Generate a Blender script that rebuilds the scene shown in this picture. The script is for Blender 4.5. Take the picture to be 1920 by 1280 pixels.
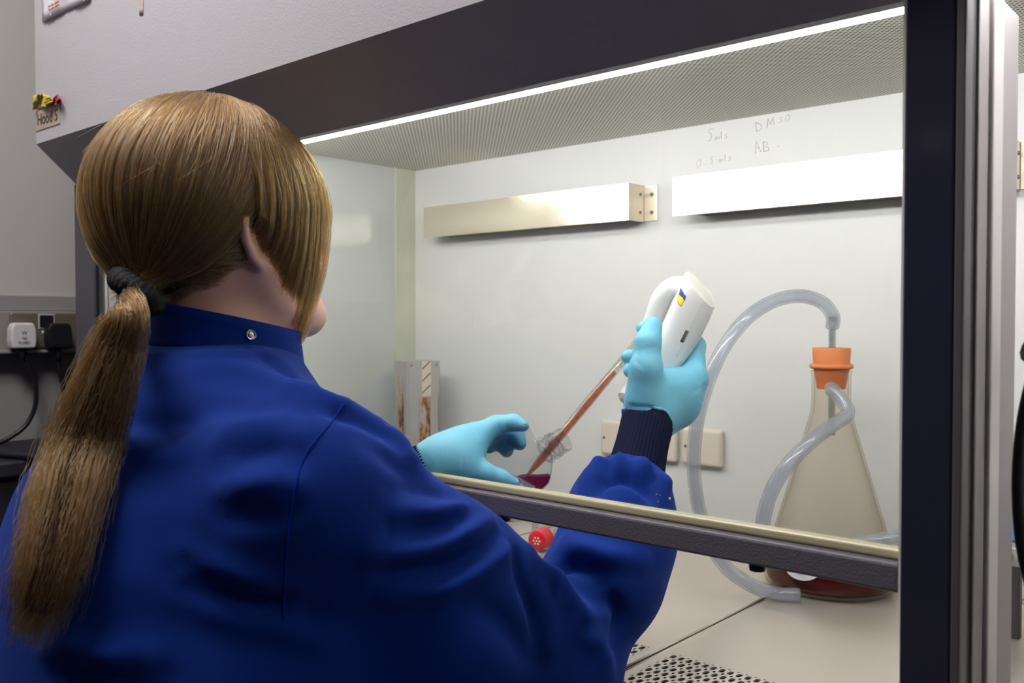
import bpy, bmesh, math, random
import numpy as np
from mathutils import Vector, Matrix
from mathutils.bvhtree import BVHTree

random.seed(7); rng = np.random.default_rng(11)
SC = bpy.context.scene
COL = SC.collection
for o in list(bpy.data.objects): bpy.data.objects.remove(o)

# ------------------------------------------------------------------ camera, world, light, exposure
FPX, YAW, PITCH, CAMH = 1706.0, math.radians(41.6), math.radians(1.305), 0.36
CAM = np.array([0.0, 0.0, CAMH])
FW = np.array([-math.sin(YAW)*math.cos(PITCH), math.cos(YAW)*math.cos(PITCH), -math.sin(PITCH)])
RT = np.array([math.cos(YAW), math.sin(YAW), 0.0])
UP = np.cross(RT, FW)
cd = bpy.data.cameras.new('camera'); cam = bpy.data.objects.new('camera', cd); COL.objects.link(cam)
cd.sensor_width = 36.0; cd.lens = FPX/1920*36.0; cd.clip_start = 0.02
cam.location = CAM
cam.rotation_euler = Matrix((RT, UP, -FW)).transposed().to_euler()
cd.dof.use_dof = True; cd.dof.focus_distance = 0.98; cd.dof.aperture_fstop = 9.0
SC.camera = cam

w = bpy.data.worlds.new('world'); SC.world = w; w.use_nodes = True
w.node_tree.nodes['Background'].inputs[0].default_value = (0.30, 0.34, 0.55, 1)
w.node_tree.nodes['Background'].inputs[1].default_value = 0.05
SC.view_settings.view_transform = 'Standard'; SC.view_settings.look = 'None'
SC.view_settings.gamma = 1.0; SC.view_settings.use_curve_mapping = False
SC.view_settings.exposure = 0.0
SC.cycles.transparent_max_bounces = 32; SC.cycles.max_bounces = 6; SC.cycles.diffuse_bounces = 3; SC.cycles.glossy_bounces = 3; SC.cycles.transmission_bounces = 5
SC.cycles.use_light_tree = False; SC.cycles.use_adaptive_sampling = True; SC.cycles.adaptive_threshold = 0.03; SC.cycles.caustics_reflective = False; SC.cycles.caustics_refractive = False
TUBE_STRENGTH = 38.0      # the cabinet's fluorescent tubes
ROOM_STRENGTH = 25.0       # the room's ceiling panels

# ------------------------------------------------------------------ helpers
def at(px, py, d):
    """world point seen at pixel (px,py) at distance d along the view axis"""
    return CAM + d*(FW + (px-960)/FPX*RT + (640-py)/FPX*UP)
def on(px, py, axis, val):
    r = FW + (px-960)/FPX*RT + (640-py)/FPX*UP
    return CAM + r*((val-CAM[axis])/r[axis])
def proj(P):
    v = np.asarray(P, float)-CAM; z = v@FW
    return np.stack([960+FPX*(v@RT)/z, 640-FPX*(v@UP)/z, z], -1)
def s2l(c):
    c = np.asarray(c, float)/255.0
    return tuple(np.where(c <= 0.04045, c/12.92, ((c+0.055)/1.055)**2.4))
def mat(name, rgb, rough=0.5, metal=0.0, spec=0.5, bump=0.0, bscale=200.0, var=0.0, vscale=6.0, emit=None, estr=0.0, sheen=0.0, stretch=None, coat=0.0, trans=0.0, sss=0.0, rvar=0.0):
    m = bpy.data.materials.new(name); m.use_nodes = True
    nt = m.node_tree; b = nt.nodes['Principled BSDF']
    c = s2l(rgb)
    b.inputs['Base Color'].default_value = (*c, 1); b.inputs['Roughness'].default_value = rough
    b.inputs['Metallic'].default_value = metal; b.inputs['Specular IOR Level'].default_value = spec
    if sheen: b.inputs['Sheen Weight'].default_value = sheen; b.inputs['Sheen Roughness'].default_value = .45; b.inputs['Sheen Tint'].default_value = (*s2l((120, 150, 255)), 1)
    if coat: b.inputs['Coat Weight'].default_value = coat; b.inputs['Coat Roughness'].default_value = .06
    if trans: b.inputs['Transmission Weight'].default_value = trans
    if sss:
        b.inputs['Subsurface Weight'].default_value = sss; b.inputs['Subsurface Radius'].default_value = (.012, .005, .003); b.inputs['Subsurface Scale'].default_value = 1.0
    if emit is not None:
        b.inputs['Emission Color'].default_value = (*s2l(emit), 1); b.inputs['Emission Strength'].default_value = estr
    if bump or var or rvar:
        tc = nt.nodes.new('ShaderNodeTexCoord'); src = tc.outputs['Object']
        if stretch:
            mp = nt.nodes.new('ShaderNodeMapping'); mp.inputs['Scale'].default_value = stretch; nt.links.new(src, mp.inputs[0]); src = mp.outputs[0]
    if bump:
        n = nt.nodes.new('ShaderNodeTexNoise'); n.inputs['Scale'].default_value = bscale; n.inputs['Detail'].default_value = 3
        nt.links.new(src, n.inputs['Vector'])
        bp = nt.nodes.new('ShaderNodeBump'); bp.inputs['Strength'].default_value = bump; bp.inputs['Distance'].default_value = .002
        nt.links.new(n.outputs['Fac'], bp.inputs['Height']); nt.links.new(bp.outputs[0], b.inputs['Normal'])
    if var or rvar:
        n = nt.nodes.new('ShaderNodeTexNoise'); n.inputs['Scale'].default_value = vscale; n.inputs['Detail'].default_value = 5
        nt.links.new(src, n.inputs['Vector'])
        if var:
            mx = nt.nodes.new('ShaderNodeMix'); mx.data_type = 'RGBA'
            mx.inputs[6].default_value = (*[x*(1-var) for x in c], 1); mx.inputs[7].default_value = (*[min(1, x*(1+var)) for x in c], 1)
            nt.links.new(n.outputs['Fac'], mx.inputs[0]); nt.links.new(mx.outputs[2], b.inputs['Base Color'])
        if rvar:
            mr = nt.nodes.new('ShaderNodeMapRange'); mr.inputs[3].default_value = max(0, rough-rvar); mr.inputs[4].default_value = rough+rvar
            nt.links.new(n.outputs['Fac'], mr.inputs[0]); nt.links.new(mr.outputs[0], b.inputs['Roughness'])
    return m
def clear(name, tint=(255, 255, 255), edge=.35, base=.04, rough=.03, edgecol=None, haze=0.0, hazecol=(235, 238, 245)):
    """thin clear wall: transparent with a fresnel-like gloss, stronger at grazing angles"""
    m = bpy.data.materials.new(name); m.use_nodes = True; nt = m.node_tree
    nt.nodes.remove(nt.nodes['Principled BSDF']); out = nt.nodes['Material Output']
    t = nt.nodes.new('ShaderNodeBsdfTransparent'); t.inputs[0].default_value = (*s2l(tint), 1)
    g = nt.nodes.new('ShaderNodeBsdfGlossy'); g.inputs['Roughness'].default_value = rough
    lw = nt.nodes.new('ShaderNodeLayerWeight'); lw.inputs[0].default_value = .5
    p = nt.nodes.new('ShaderNodeMath'); p.operation = 'POWER'; p.inputs[1].default_value = 3.0
    ma = nt.nodes.new('ShaderNodeMath'); ma.operation = 'MULTIPLY_ADD'; ma.inputs[1].default_value = edge; ma.inputs[2].default_value = base
    nt.links.new(lw.outputs['Facing'], p.inputs[0]); nt.links.new(p.outputs[0], ma.inputs[0])
    mx = nt.nodes.new('ShaderNodeMixShader')
    nt.links.new(ma.outputs[0], mx.inputs[0])
    src = t.outputs[0]
    if edgecol is not None:
        e = nt.nodes.new('ShaderNodeBsdfTransparent'); 
        cm = nt.nodes.new('ShaderNodeMix'); cm.data_type = 'RGBA'; cm.inputs[6].default_value = (*s2l(tint), 1); cm.inputs[7].default_value = (*s2l(edgecol), 1)
        nt.links.new(p.outputs[0], cm.inputs[0]); nt.links.new(cm.outputs[2], t.inputs[0])
    if haze:
        df = nt.nodes.new('ShaderNodeBsdfTranslucent'); dd = nt.nodes.new('ShaderNodeBsdfDiffuse'); ad = nt.nodes.new('ShaderNodeMixShader'); ad.inputs[0].default_value = .5
        for q in (df, dd): q.inputs[0].default_value = (*s2l(hazecol), 1)
        nt.links.new(df.outputs[0], ad.inputs[1]); nt.links.new(dd.outputs[0], ad.inputs[2])
        hm = nt.nodes.new('ShaderNodeMixShader'); hm.inputs[0].default_value = haze; nt.links.new(t.outputs[0], hm.inputs[1]); nt.links.new(ad.outputs[0], hm.inputs[2]); src = hm.outputs[0]
    nt.links.new(src, mx.inputs[1]); nt.links.new(g.outputs[0], mx.inputs[2]); nt.links.new(mx.outputs[0], out.inputs[0])
    return m

def tag(o, label=None, cat=None, group=None, kind=None):
    if label: o['label'] = label
    if cat: o['category'] = cat
    if group: o['group'] = group
    if kind: o['kind'] = kind
    return o
def empty(name, loc=(0, 0, 0)):
    o = bpy.data.objects.new(name, None); o.location = Vector(loc); o.empty_display_size = .05; COL.objects.link(o); return o
def link(name, me, m, parent=None, smooth=False):
    if m is not None and not me.materials: me.materials.append(m)
    if smooth:
        me.polygons.foreach_set('use_smooth', [True]*len(me.polygons))
    o = bpy.data.objects.new(name, me); COL.objects.link(o)
    if parent is not None:
        o.parent = parent
        o.matrix_parent_inverse = Matrix.Translation(world_loc(parent)).inverted()
    return o
def world_loc(o):
    v = Vector((0, 0, 0))
    # every part is modelled in world coordinates; only Empties carry an offset
    if o.type == 'EMPTY': v = o.location.copy()
    return v
def mesh(name, V, F, m, parent=None, smooth=False):
    me = bpy.data.meshes.new(name); me.from_pydata([tuple(map(float, v)) for v in V], [], [tuple(map(int, f)) for f in F]); me.update()
    return link(name, me, m, parent, smooth)
def bm_obj(name, bm, m, parent=None, smooth=False):
    me = bpy.data.meshes.new(name); bmesh.ops.recalc_face_normals(bm, faces=bm.faces); bm.to_mesh(me); bm.free(); return link(name, me, m, parent, smooth)
def add_box(bm, x0, x1, y0, y1, z0, z1, bev=0.0, seg=2, M=None):
    b = bmesh.new(); bmesh.ops.create_cube(b, size=1.0)
    for v in b.verts: v.co = Vector(((x0+x1)/2+v.co.x*(x1-x0), (y0+y1)/2+v.co.y*(y1-y0), (z0+z1)/2+v.co.z*(z1-z0)))
    if bev: bmesh.ops.bevel(b, geom=b.edges[:], offset=bev, segments=seg, affect='EDGES', profile=.5)
    if M is not None: bmesh.ops.transform(b, matrix=M, verts=b.verts)
    join(bm, b)
def join(bm, b):
    me = bpy.data.meshes.new('t'); b.to_mesh(me); b.free(); bm.from_mesh(me); bpy.data.meshes.remove(me)
def box(name, x0, x1, y0, y1, z0, z1, m, parent=None, bev=0.0, seg=2, M=None):
    bm = bmesh.new(); add_box(bm, x0, x1, y0, y1, z0, z1, bev, seg, M); return bm_obj(name, bm, m, parent)
def catmull(P, n=8):
    P = np.asarray(P, float); Q = np.vstack([2*P[0]-P[1], P, 2*P[-1]-P[-2]]); out = []
    for i in range(1, len(Q)-2):
        for t in np.linspace(0, 1, n, endpoint=False):
            a, b, c, d = Q[i-1], Q[i], Q[i+1], Q[i+2]
            out.append(.5*((2*b)+(c-a)*t+(2*a-5*b+4*c-d)*t*t+(3*b-a-3*c+d)*t**3))
    out.append(P[-1]); return np.array(out)
def frames(P):
    T = np.gradient(P, axis=0); T /= np.linalg.norm(T, axis=1)[:, None]+1e-12
    n = np.cross(T[0], [0.3, 0.2, 1.0]); n /= np.linalg.norm(n); N = [n]
    for i in range(1, len(P)):
        n = N[-1]-T[i]*(N[-1]@T[i]); n /= np.linalg.norm(n); N.append(n)
    N = np.array(N); return T, N, np.cross(T, N)
def tube_vf(P, r, k=12, caps=True, close=False, off=0):
    P = np.asarray(P, float); T, N, B = frames(P); r = np.broadcast_to(r, (len(P),))
    a = np.linspace(0, 2*np.pi, k, endpoint=False)
    V = (P[:, None]+r[:, None, None]*(np.cos(a)[None, :, None]*N[:, None]+np.sin(a)[None, :, None]*B[:, None])).reshape(-1, 3)
    F = []
    for i in range(len(P)-1 + (1 if close else 0)):
        i2 = (i+1) % len(P)
        for j in range(k): F.append((off+i*k+j, off+i*k+(j+1) % k, off+i2*k+(j+1) % k, off+i2*k+j))
    if caps and not close: F += [tuple(off+j for j in range(k))[::-1], tuple(off+(len(P)-1)*k+j for j in range(k))]
    return V, F
def tube(name, P, r, m, parent=None, k=12, caps=True, close=False):
    V, F = tube_vf(P, r, k, caps, close); return mesh(name, V, F, m, parent, True)
def multi_tube(name, paths, r, m, parent=None, k=5):
    VV, FF, off = [], [], 0
    for p in paths:
        V, F = tube_vf(p, r, k, True, False, off); VV.append(V); FF += F; off += len(V)
    return mesh(name, np.vstack(VV), FF, m, parent, True)
def pipe_wall(name, P, ro, ri, m, parent=None, k=16):
    """hollow tube with open ends and a wall"""
    V1, F1 = tube_vf(P, ro, k, False); V2, F2 = tube_vf(P, ri, k, False, off=len(V1))
    F = F1+[f[::-1] for f in F2]; n = len(P); o = len(V1)
    for j in range(k):
        F.append(((j+1) % k, j, o+j, o+(j+1) % k)); e = (n-1)*k
        F.append((e+j, e+(j+1) % k, o+e+(j+1) % k, o+e+j))
    return mesh(name, np.vstack([V1, V2]), F, m, parent, True)
def lathe(name, prof, m, parent=None, k=48, org=(0, 0, 0), axis=None, close=False, smooth=True):
    """prof: list of (radius, height) turned about +Z at org, or about axis"""
    a = np.linspace(0, 2*np.pi, k, endpoint=False); V, F = [], []
    if axis is None: ex, ey, ez = np.eye(3)
    else:
        ez = np.asarray(axis, float); ez = ez/np.linalg.norm(ez); ex = np.cross([.12, .3, 1.0], ez); ex /= np.linalg.norm(ex); ey = np.cross(ez, ex)
    for r, h in prof:
        V += [np.asarray(org)+r*math.cos(t)*ex+r*math.sin(t)*ey+h*ez for t in a]
    n = len(prof)
    for i in range(n-1+(1 if close else 0)):
        i2 = (i+1) % n
        for j in range(k): F.append((i*k+j, i*k+(j+1) % k, i2*k+(j+1) % k, i2*k+j))
    if not close:
        if prof[0][0] > 1e-6: F.append(tuple(range(k))[::-1])
        if prof[-1][0] > 1e-6: F.append(tuple((n-1)*k+j for j in range(k)))
    o = mesh(name, V, F, m, parent, False)
    if smooth: smooth_by_angle(o)
    return o
def smooth_by_angle(o, ang=40):
    bm = bmesh.new(); bm.from_mesh(o.data); bmesh.ops.remove_doubles(bm, verts=bm.verts, dist=1e-6); bmesh.ops.recalc_face_normals(bm, faces=bm.faces)
    for f in bm.faces: f.smooth = True
    for e in bm.edges:
        e.smooth = not (len(e.link_faces) != 2 or e.calc_face_angle(0) > math.radians(ang))
    bm.to_mesh(o.data); bm.free(); o.data.update()
def prism(name, poly, thick, m, parent=None, bev=0.0, seg=2):
    """closed 3D polygon (planar) extruded by vector thick"""
    bm = bmesh.new(); vs = [bm.verts.new(Vector(p)) for p in poly]; f = bm.faces.new(vs)
    r = bmesh.ops.extrude_face_region(bm, geom=[f]); 
    for v in [g for g in r['geom'] if isinstance(g, bmesh.types.BMVert)]: v.co += Vector(thick)
    bmesh.ops.recalc_face_normals(bm, faces=bm.faces)
    if bev: bmesh.ops.bevel(bm, geom=bm.edges[:], offset=bev, segments=seg, affect='EDGES', profile=.5)
    return bm_obj(name, bm, m, parent)
def text(name, s, size, org, ex, ey, m, parent=None, ext=.0004, align='CENTER', shear=0.0):
    cu = bpy.data.curves.new(name, 'FONT'); cu.body = s; cu.size = size; cu.align_x = align; cu.align_y = 'CENTER'; cu.extrude = ext; cu.shear = shear; cu.resolution_u = 3
    o = bpy.data.objects.new(name+'_t', cu); COL.objects.link(o)
    dg = bpy.context.evaluated_depsgraph_get(); me = bpy.data.meshes.new_from_object(o.evaluated_get(dg)); bpy.data.objects.remove(o)
    ex = Vector(ex).normalized(); ez = ex.cross(Vector(ey)).normalized(); ey = ez.cross(ex)
    M = Matrix((ex, ey, ez)).transposed().to_4x4(); M.translation = Vector(org)
    me.transform(M); me.materials.clear(); me.name = name
    return link(name, me, m, parent)

# ------------------------------------------------------------------ implicit surfaces (organic shapes)
def smin(a, b, k):
    h = np.maximum(k-np.abs(a-b), 0)/k; return np.minimum(a, b)-h*h*k*.25
def cap(P, a, b, ra, rb):
    a = np.asarray(a, np.float32); b = np.asarray(b, np.float32); d = b-a; t = np.clip(((P-a)@d)/(d@d+1e-12), 0, 1)
    return np.linalg.norm(P-a-t[..., None]*d, axis=-1)-(ra+(rb-ra)*t)
def chain(P, pts, rs, k=.008):
    d = None
    for i in range(len(pts)-1):
        c = cap(P, pts[i], pts[i+1], rs[i], rs[i+1]); d = c if d is None else smin(d, c, k)
    return d
def ell(P, c, ax, r):
    """ellipsoid at c with orthonormal rows ax and radii r"""
    q = (P-np.asarray(c, np.float32))@np.asarray(ax, np.float32).T/np.asarray(r, np.float32)
    n = np.linalg.norm(q, axis=-1); g = np.linalg.norm(q/np.asarray(r, np.float32), axis=-1)+1e-9
    return n*(n-1)/g
def nets(f, xs, ys, zs):
    xs, ys, zs = [np.asarray(a, np.float32) for a in (xs, ys, zs)]
    P = np.stack(np.meshgrid(xs, ys, zs, indexing='ij'), -1)
    v = np.empty(P.shape[:3], np.float32)
    for i in range(0, len(xs), 16): v[i:i+16] = f(P[i:i+16])
    s = v < 0; nx, ny, nz = [n-1 for n in v.shape]
    acc = np.zeros((nx, ny, nz, 3), np.float32); cnt = np.zeros((nx, ny, nz), np.int32)
    for ax in range(3):
        sl0 = [slice(None)]*3; sl1 = [slice(None)]*3; sl0[ax] = slice(0, -1); sl1[ax] = slice(1, None)
        a, b = v[tuple(sl0)], v[tuple(sl1)]; cr = s[tuple(sl0)] != s[tuple(sl1)]
        with np.errstate(all='ignore'): t = np.where(cr, a/(a-b), 0)
        pt = P[tuple(sl0)]+t[..., None]*(P[tuple(sl1)]-P[tuple(sl0)]); pt = np.where(cr[..., None], pt, 0)
        o1, o2 = [i for i in range(3) if i != ax]
        for d1 in (0, 1):
            for d2 in (0, 1):
                q = [slice(None)]*3
                q[o1] = slice(d1, cr.shape[o1]-1+d1); q[o2] = slice(d2, cr.shape[o2]-1+d2)
                acc += pt[tuple(q)]; cnt += cr[tuple(q)]
    act = cnt > 0; idx = np.full(act.shape, -1, np.int64); idx[act] = np.arange(act.sum())
    V = acc[act]/cnt[act][:, None]; F = []
    for ax in range(3):
        o1, o2 = [(1, 2), (2, 0), (0, 1)][ax]
        sl0 = [slice(None)]*3; sl1 = [slice(None)]*3; sl0[ax] = slice(0, -1); sl1[ax] = slice(1, None)
        s0, s1 = s[tuple(sl0)], s[tuple(sl1)]; cr = s0 != s1
        ii = np.argwhere(cr)
        ok = (ii[:, o1] > 0) & (ii[:, o2] > 0) & (ii[:, o1] < v.shape[o1]-1) & (ii[:, o2] < v.shape[o2]-1); ii = ii[ok]
        def cell(a, b):
            c = ii.copy(); c[:, o1] -= a; c[:, o2] -= b; return idx[c[:, 0], c[:, 1], c[:, 2]]
        q = np.stack([cell(1, 1), cell(0, 1), cell(0, 0), cell(1, 0)], -1)
        fl = ~s0[ii[:, 0], ii[:, 1], ii[:, 2]]; q[fl] = q[fl][:, ::-1]; F.append(q)
    return V.astype(np.float64), np.vstack(F)
def fast_mesh(name, V, F, m, parent=None, smooth=True):
    me = bpy.data.meshes.new(name); n = len(F)
    me.vertices.add(len(V)); me.vertices.foreach_set('co', np.asarray(V, np.float32).ravel())
    me.loops.add(4*n); me.loops.foreach_set('vertex_index', np.asarray(F, np.int32).ravel())
    me.polygons.add(n); me.polygons.foreach_set('loop_start', np.arange(0, 4*n, 4, dtype=np.int32))
    me.polygons.foreach_set('use_smooth', np.ones(n, bool)); me.update(calc_edges=True); me.validate()
    return link(name, me, m, parent)
def relax(V, F, it=2, lam=.5):
    e = np.vstack([F[:, [0, 1]], F[:, [1, 2]], F[:, [2, 3]], F[:, [3, 0]]]); e = np.vstack([e, e[:, ::-1]])
    deg = np.bincount(e[:, 0], minlength=len(V))[:, None]
    for _ in range(it):
        s = np.stack([np.bincount(e[:, 0], weights=V[e[:, 1], k], minlength=len(V)) for k in range(3)], -1)
        V = V+lam*(s/np.maximum(deg, 1)-V)
    return V
def normals(V, F):
    n = np.cross(V[F[:, 2]]-V[F[:, 0]], V[F[:, 3]]-V[F[:, 1]]); N = np.zeros_like(V)
    for k in range(4): np.add.at(N, F[:, k], n)
    return N/(np.linalg.norm(N, axis=1)[:, None]+1e-12)
def seg_dist(V, pts):
    best = np.full(len(V), 1e9)
    for a, b in zip(pts[:-1], pts[1:]):
        d = b-a; t = np.clip(((V-a)@d)/(d@d+1e-12), 0, 1); best = np.minimum(best, np.linalg.norm(V-a-t[:, None]*d, axis=1))
    return best
def arange(a, b, h): return np.arange(a, b+h, h)

# ------------------------------------------------------------------ materials
M = {}
M['wall'] = mat('wall_paint', (196, 193, 188), .75, bump=.08, bscale=350, var=.02)
M['wall_low'] = mat('wall_paint_lower', (150, 149, 147), .7, bump=.05, bscale=300, var=.03)
M['floor'] = mat('floor_vinyl', (82, 84, 90), .45, var=.12, vscale=9)
M['ceiling'] = mat('ceiling_tile', (215, 213, 208), .85, bump=.1, bscale=120)
M['facia'] = mat('cream_powder_coat', (194, 191, 194), .55, bump=.14, bscale=420, var=.015, vscale=3)
M['slant'] = mat('charcoal_powder_coat', (176, 169, 172), .5, bump=.25, bscale=500, var=.04)
M['bar'] = mat('charcoal_bar_paint', (100, 95, 101), .42, bump=.3, bscale=600)
M['gloss'] = mat('dark_gloss_panel', (46, 47, 62), .09, spec=.55)
M['alu'] = mat('anodised_grey', (150, 145, 145), .5, .35)
M['alu_light'] = mat('anodised_light', (205, 200, 198), .45, .2)
M['alu_dark'] = mat('anodised_dark', (96, 92, 94), .5, .3)
M['rubber'] = mat('black_rubber', (18, 18, 24), .55)
M['interior'] = mat('interior_enamel', (229, 228, 225), .42, var=.012, vscale=5)
M['side'] = mat('interior_side_gloss', (206, 209, 203), .07, spec=.35, var=.015)
M['side_strip'] = mat('corner_strip', (205, 208, 188), .35)
M['steel'] = mat('tray_steel', (208, 201, 187), .34, .55, bump=.03, bscale=900, var=.05, vscale=7, rvar=.08)
M['rail'] = mat('brushed_rail_steel', (206, 196, 178), .17, 1.0, bump=.02, bscale=300, stretch=(1, 1, 40), rvar=.04)
M['rail_tab'] = mat('rail_tab_steel', (212, 203, 186), .38, .7)
M['bolt'] = mat('bolt_steel', (120, 118, 112), .35, .8)
M['seal'] = mat('glass_edge_seal', (196, 188, 150), .3, spec=.6)
M['dark'] = mat('painted_sump_shade', (16, 17, 24), .8)
M['plate'] = mat('cream_plastic', (226, 214, 198), .4)
M['white_plastic'] = mat('white_plastic', (225, 222, 220), .32)
M['black_plastic'] = mat('black_plastic', (24, 24, 30), .4)
M['tubelight'] = mat('lit_tube', (255, 255, 255), .5, emit=(252, 249, 253), estr=TUBE_STRENGTH)
M['panel_light'] = mat('lit_panel', (255, 255, 255), .5, emit=(254, 248, 250), estr=ROOM_STRENGTH)
M['white_metal'] = mat('white_metal', (225, 224, 220), .4)
M['sash'] = clear('sash_glass', (250, 252, 250), edge=.55, base=.035, rough=.004)
def perforated():
    m = mat('perforated_filter_sheet', (205, 204, 190), .45, .25); nt = m.node_tree; b = nt.nodes['Principled BSDF']
    tc = nt.nodes.new('ShaderNodeTexCoord'); mp = nt.nodes.new('ShaderNodeMapping'); mp.inputs['Scale'].default_value = (125, 125, 1)
    nt.links.new(tc.outputs['Object'], mp.inputs[0])
    sx = nt.nodes.new('ShaderNodeSeparateXYZ'); nt.links.new(mp.outputs[0], sx.inputs[0])
    def mth(op, a, b_=None):
        n = nt.nodes.new('ShaderNodeMath'); n.operation = op
        for i, q in enumerate((a, b_)):
            if q is None: continue
            if isinstance(q, (int, float)): n.inputs[i].default_value = q
            else: nt.links.new(q, n.inputs[i])
        return n.outputs[0]
    # staggered round holes: two offset square lattices
    def lattice(ox, oy):
        u = mth('SUBTRACT', mth('FRACT', mth('ADD', sx.outputs[0], ox)), .5); v = mth('SUBTRACT', mth('FRACT', mth('ADD', sx.outputs[1], oy)), .5)
        return mth('SQRT', mth('ADD', mth('MULTIPLY', u, u), mth('MULTIPLY', v, v)))
    d = mth('MINIMUM', lattice(0, 0), lattice(.5, .5))
    hole = mth('LESS_THAN', d, .235)
    mx = nt.nodes.new('ShaderNodeMix'); mx.data_type = 'RGBA'; mx.inputs[6].default_value = (*s2l((224, 223, 210)), 1); mx.inputs[7].default_value = (*s2l((92, 94, 84)), 1)
    nt.links.new(hole, mx.inputs[0]); nt.links.new(mx.outputs[2], b.inputs['Base Color'])
    return m
M['perf'] = perforated()

# ------------------------------------------------------------------ the room
FLOOR, CEIL = -.80, 1.75
XW, YR, XR, YW = -1.95, -1.75, 1.9, 1.62
def struct(o, label): return tag(o, label, 'structure', kind='structure')
st = lambda o: tag(o, kind='structure')
st(box('floor', XW-.1, XR+.1, YR-.1, YW+.1, FLOOR-.05, FLOOR, M['floor']))
st(box('ceiling', XW-.1, XR+.1, YR-.1, YW+.1, CEIL, CEIL+.05, M['ceiling']))
wl = st(box('wall_left', XW-.1, XW, YR, YW, FLOOR, CEIL, M['wall']))
st(box('wall_back', XW-.1, XR+.1, YW, YW+.1, FLOOR, CEIL, M['wall']))
M['wall_grey'] = mat('wall_paint_grey', (90, 89, 94), .8, bump=.05, bscale=300)
st(box('wall_rear', XW-.1, XR+.1, YR-.1, YR, FLOOR, CEIL, M['wall_grey']))
st(box('wall_right', XR, XR+.1, YR, YW, FLOOR, CEIL, M['wall_grey']))
st(box('trim_1', XW, XW+.012, YR, YW, .379, .411, M['wall_low'], bev=.002))

def ceiling_panel(x, y, label):
    t = empty('ceiling_light', (x, y, CEIL)); tag(t, label, 'light', 'room ceiling lights')
    bm = bmesh.new()
    for a in ((-.32, -.30, -.32, .32), (.30, .32, -.32, .32), (-.30, .30, -.32, -.30), (-.30, .30, .30, .32)):
        add_box(bm, x+a[0], x+a[1], y+a[2], y+a[3], CEIL-.03, CEIL)
    bm_obj('frame', bm, M['white_metal'], t)
    box('diffuser', x-.30, x+.30, y-.30, y+.30, CEIL-.02, CEIL-.012, M['panel_light'], t)
ceiling_panel(-1.0, -.02, 'square white ceiling light panel behind the person near the left wall')
ceiling_panel(1.3, .75, 'square white ceiling light panel over the right of the room')

# ------------------------------------------------------------------ the safety cabinet
YG, YB, ZC, XI, XO = .665, 1.34, .684, -1.474, -1.555
XEI, XEO = .42, .50
ZS, YF, ZF = .583, .594, .645      # lower edge of slanted panel (at the glass), lower edge of the upper front
cab = empty('safety_cabinet', (-.5, 1.0, FLOOR))
tag(cab, 'large grey laminar flow safety cabinet with raised sash that the person works in', 'safety cabinet')
def part(name, *a, **k): return box(name, *a, parent=cab, **k)
part('back_panel', XI, XEI, YB, YB+.02, -.02, ZC+.02, M['interior'])
part('side_panel', XI-.02, XI, YG+.02, YB+.02, -.02, ZC+.02, M['side'])
part('corner_strip', XI, XI+.004, YB-.055, YB, 0, ZC, M['side_strip'])
part('side_panel', XEI, XEI+.02, YG+.02, YB+.02, -.02, ZC+.02, M['side'])
part('filter_ceiling', XI, XEI, .70, YB, ZC, ZC+.004, M['perf'])
part('upper_front', XO, XEO, YF, YF+.02, ZF, 1.35, M['facia'])
part('top_cover', XO, XEO, YF+.02, 1.45, 1.33, 1.35, M['facia'])
part('outer_side', XO, XO+.03, YF+.02, 1.45, ZF+.01, 1.33, M['facia'])
part('outer_side', XO, XO+.03, YG+.02, 1.45, -.16, ZF+.01, M['facia'])
part('outer_side', XEO-.03, XEO, YF+.02, 1.45, -.16, 1.33, M['facia'])
part('outer_back', XO, XEO, 1.43, 1.45, -.16, 1.33, M['facia'])
# slanted lower front: a bent sheet from the upper front back to the sash plane
sl = [(YF, ZF), (YG-.004, ZS), (YG+.008, ZS), (YG+.008, ZS+.012), (YF+.02, ZF+.006), (YF+.02, ZF)]
mesh('slanted_panel', [(XO, y, z) for y, z in sl]+[(XEO, y, z) for y, z in sl],
     [(0, 1, 7, 6), (1, 2, 8, 7), (2, 3, 9, 8), (3, 4, 10, 9), (4, 5, 11, 10), (5, 0, 6, 11), (5, 4, 3, 2, 1, 0), (6, 7, 8, 9, 10, 11)], M['slant'], cab)
# white inner lip and the lamp housing above the sash
part('inner_lip', XI, XEI, YG+.012, YG+.016, ZS+.006, ZC, M['white_metal'])
part('lamp_housing', XI, XEI, YG+.016, .70, ZC-.004, ZC+.02, M['white_metal'])
part('base', XO, XEO, YG-.03, 1.45, -.16, -.03, M['facia'], bev=.004)
part('front_sill', XO+.03, XEO-.03, YG-.035, YG+.035, -.03, -.001, M['steel'], bev=.006)
part('sump', XI, XEI, YG+.035, YB, -.032, -.028, M['dark'])  # near-black sheet, the shade below the grilles put into its colour
for x in (XO+.04, XEO-.04):
    for y in (YG+.06, 1.38): part('leg', x-.03, x+.03, y-.03, y+.03, FLOOR, -.16, M['alu_dark'], bev=.003)
# left post with its sash track
M['post'] = mat('charcoal_post_paint', (78, 75, 82), .45, bump=.2, bscale=500)
part('post', XO-.001, -1.493, YG-.012, YG+.055, -.02, ZS+.004, M['post'], bev=.002)
part('track_seal', -1.493, -1.484, YG-.004, YG+.05, -.02, ZS+.004, M['rubber'])
part('track_rail', -1.484, -1.479, YG+.004, YG+.05, -.02, ZS+.004, M['alu_light'])
part('track_rail', -1.479, XI, YG+.008, YG+.05, -.02, ZS+.004, M['alu'])
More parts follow.
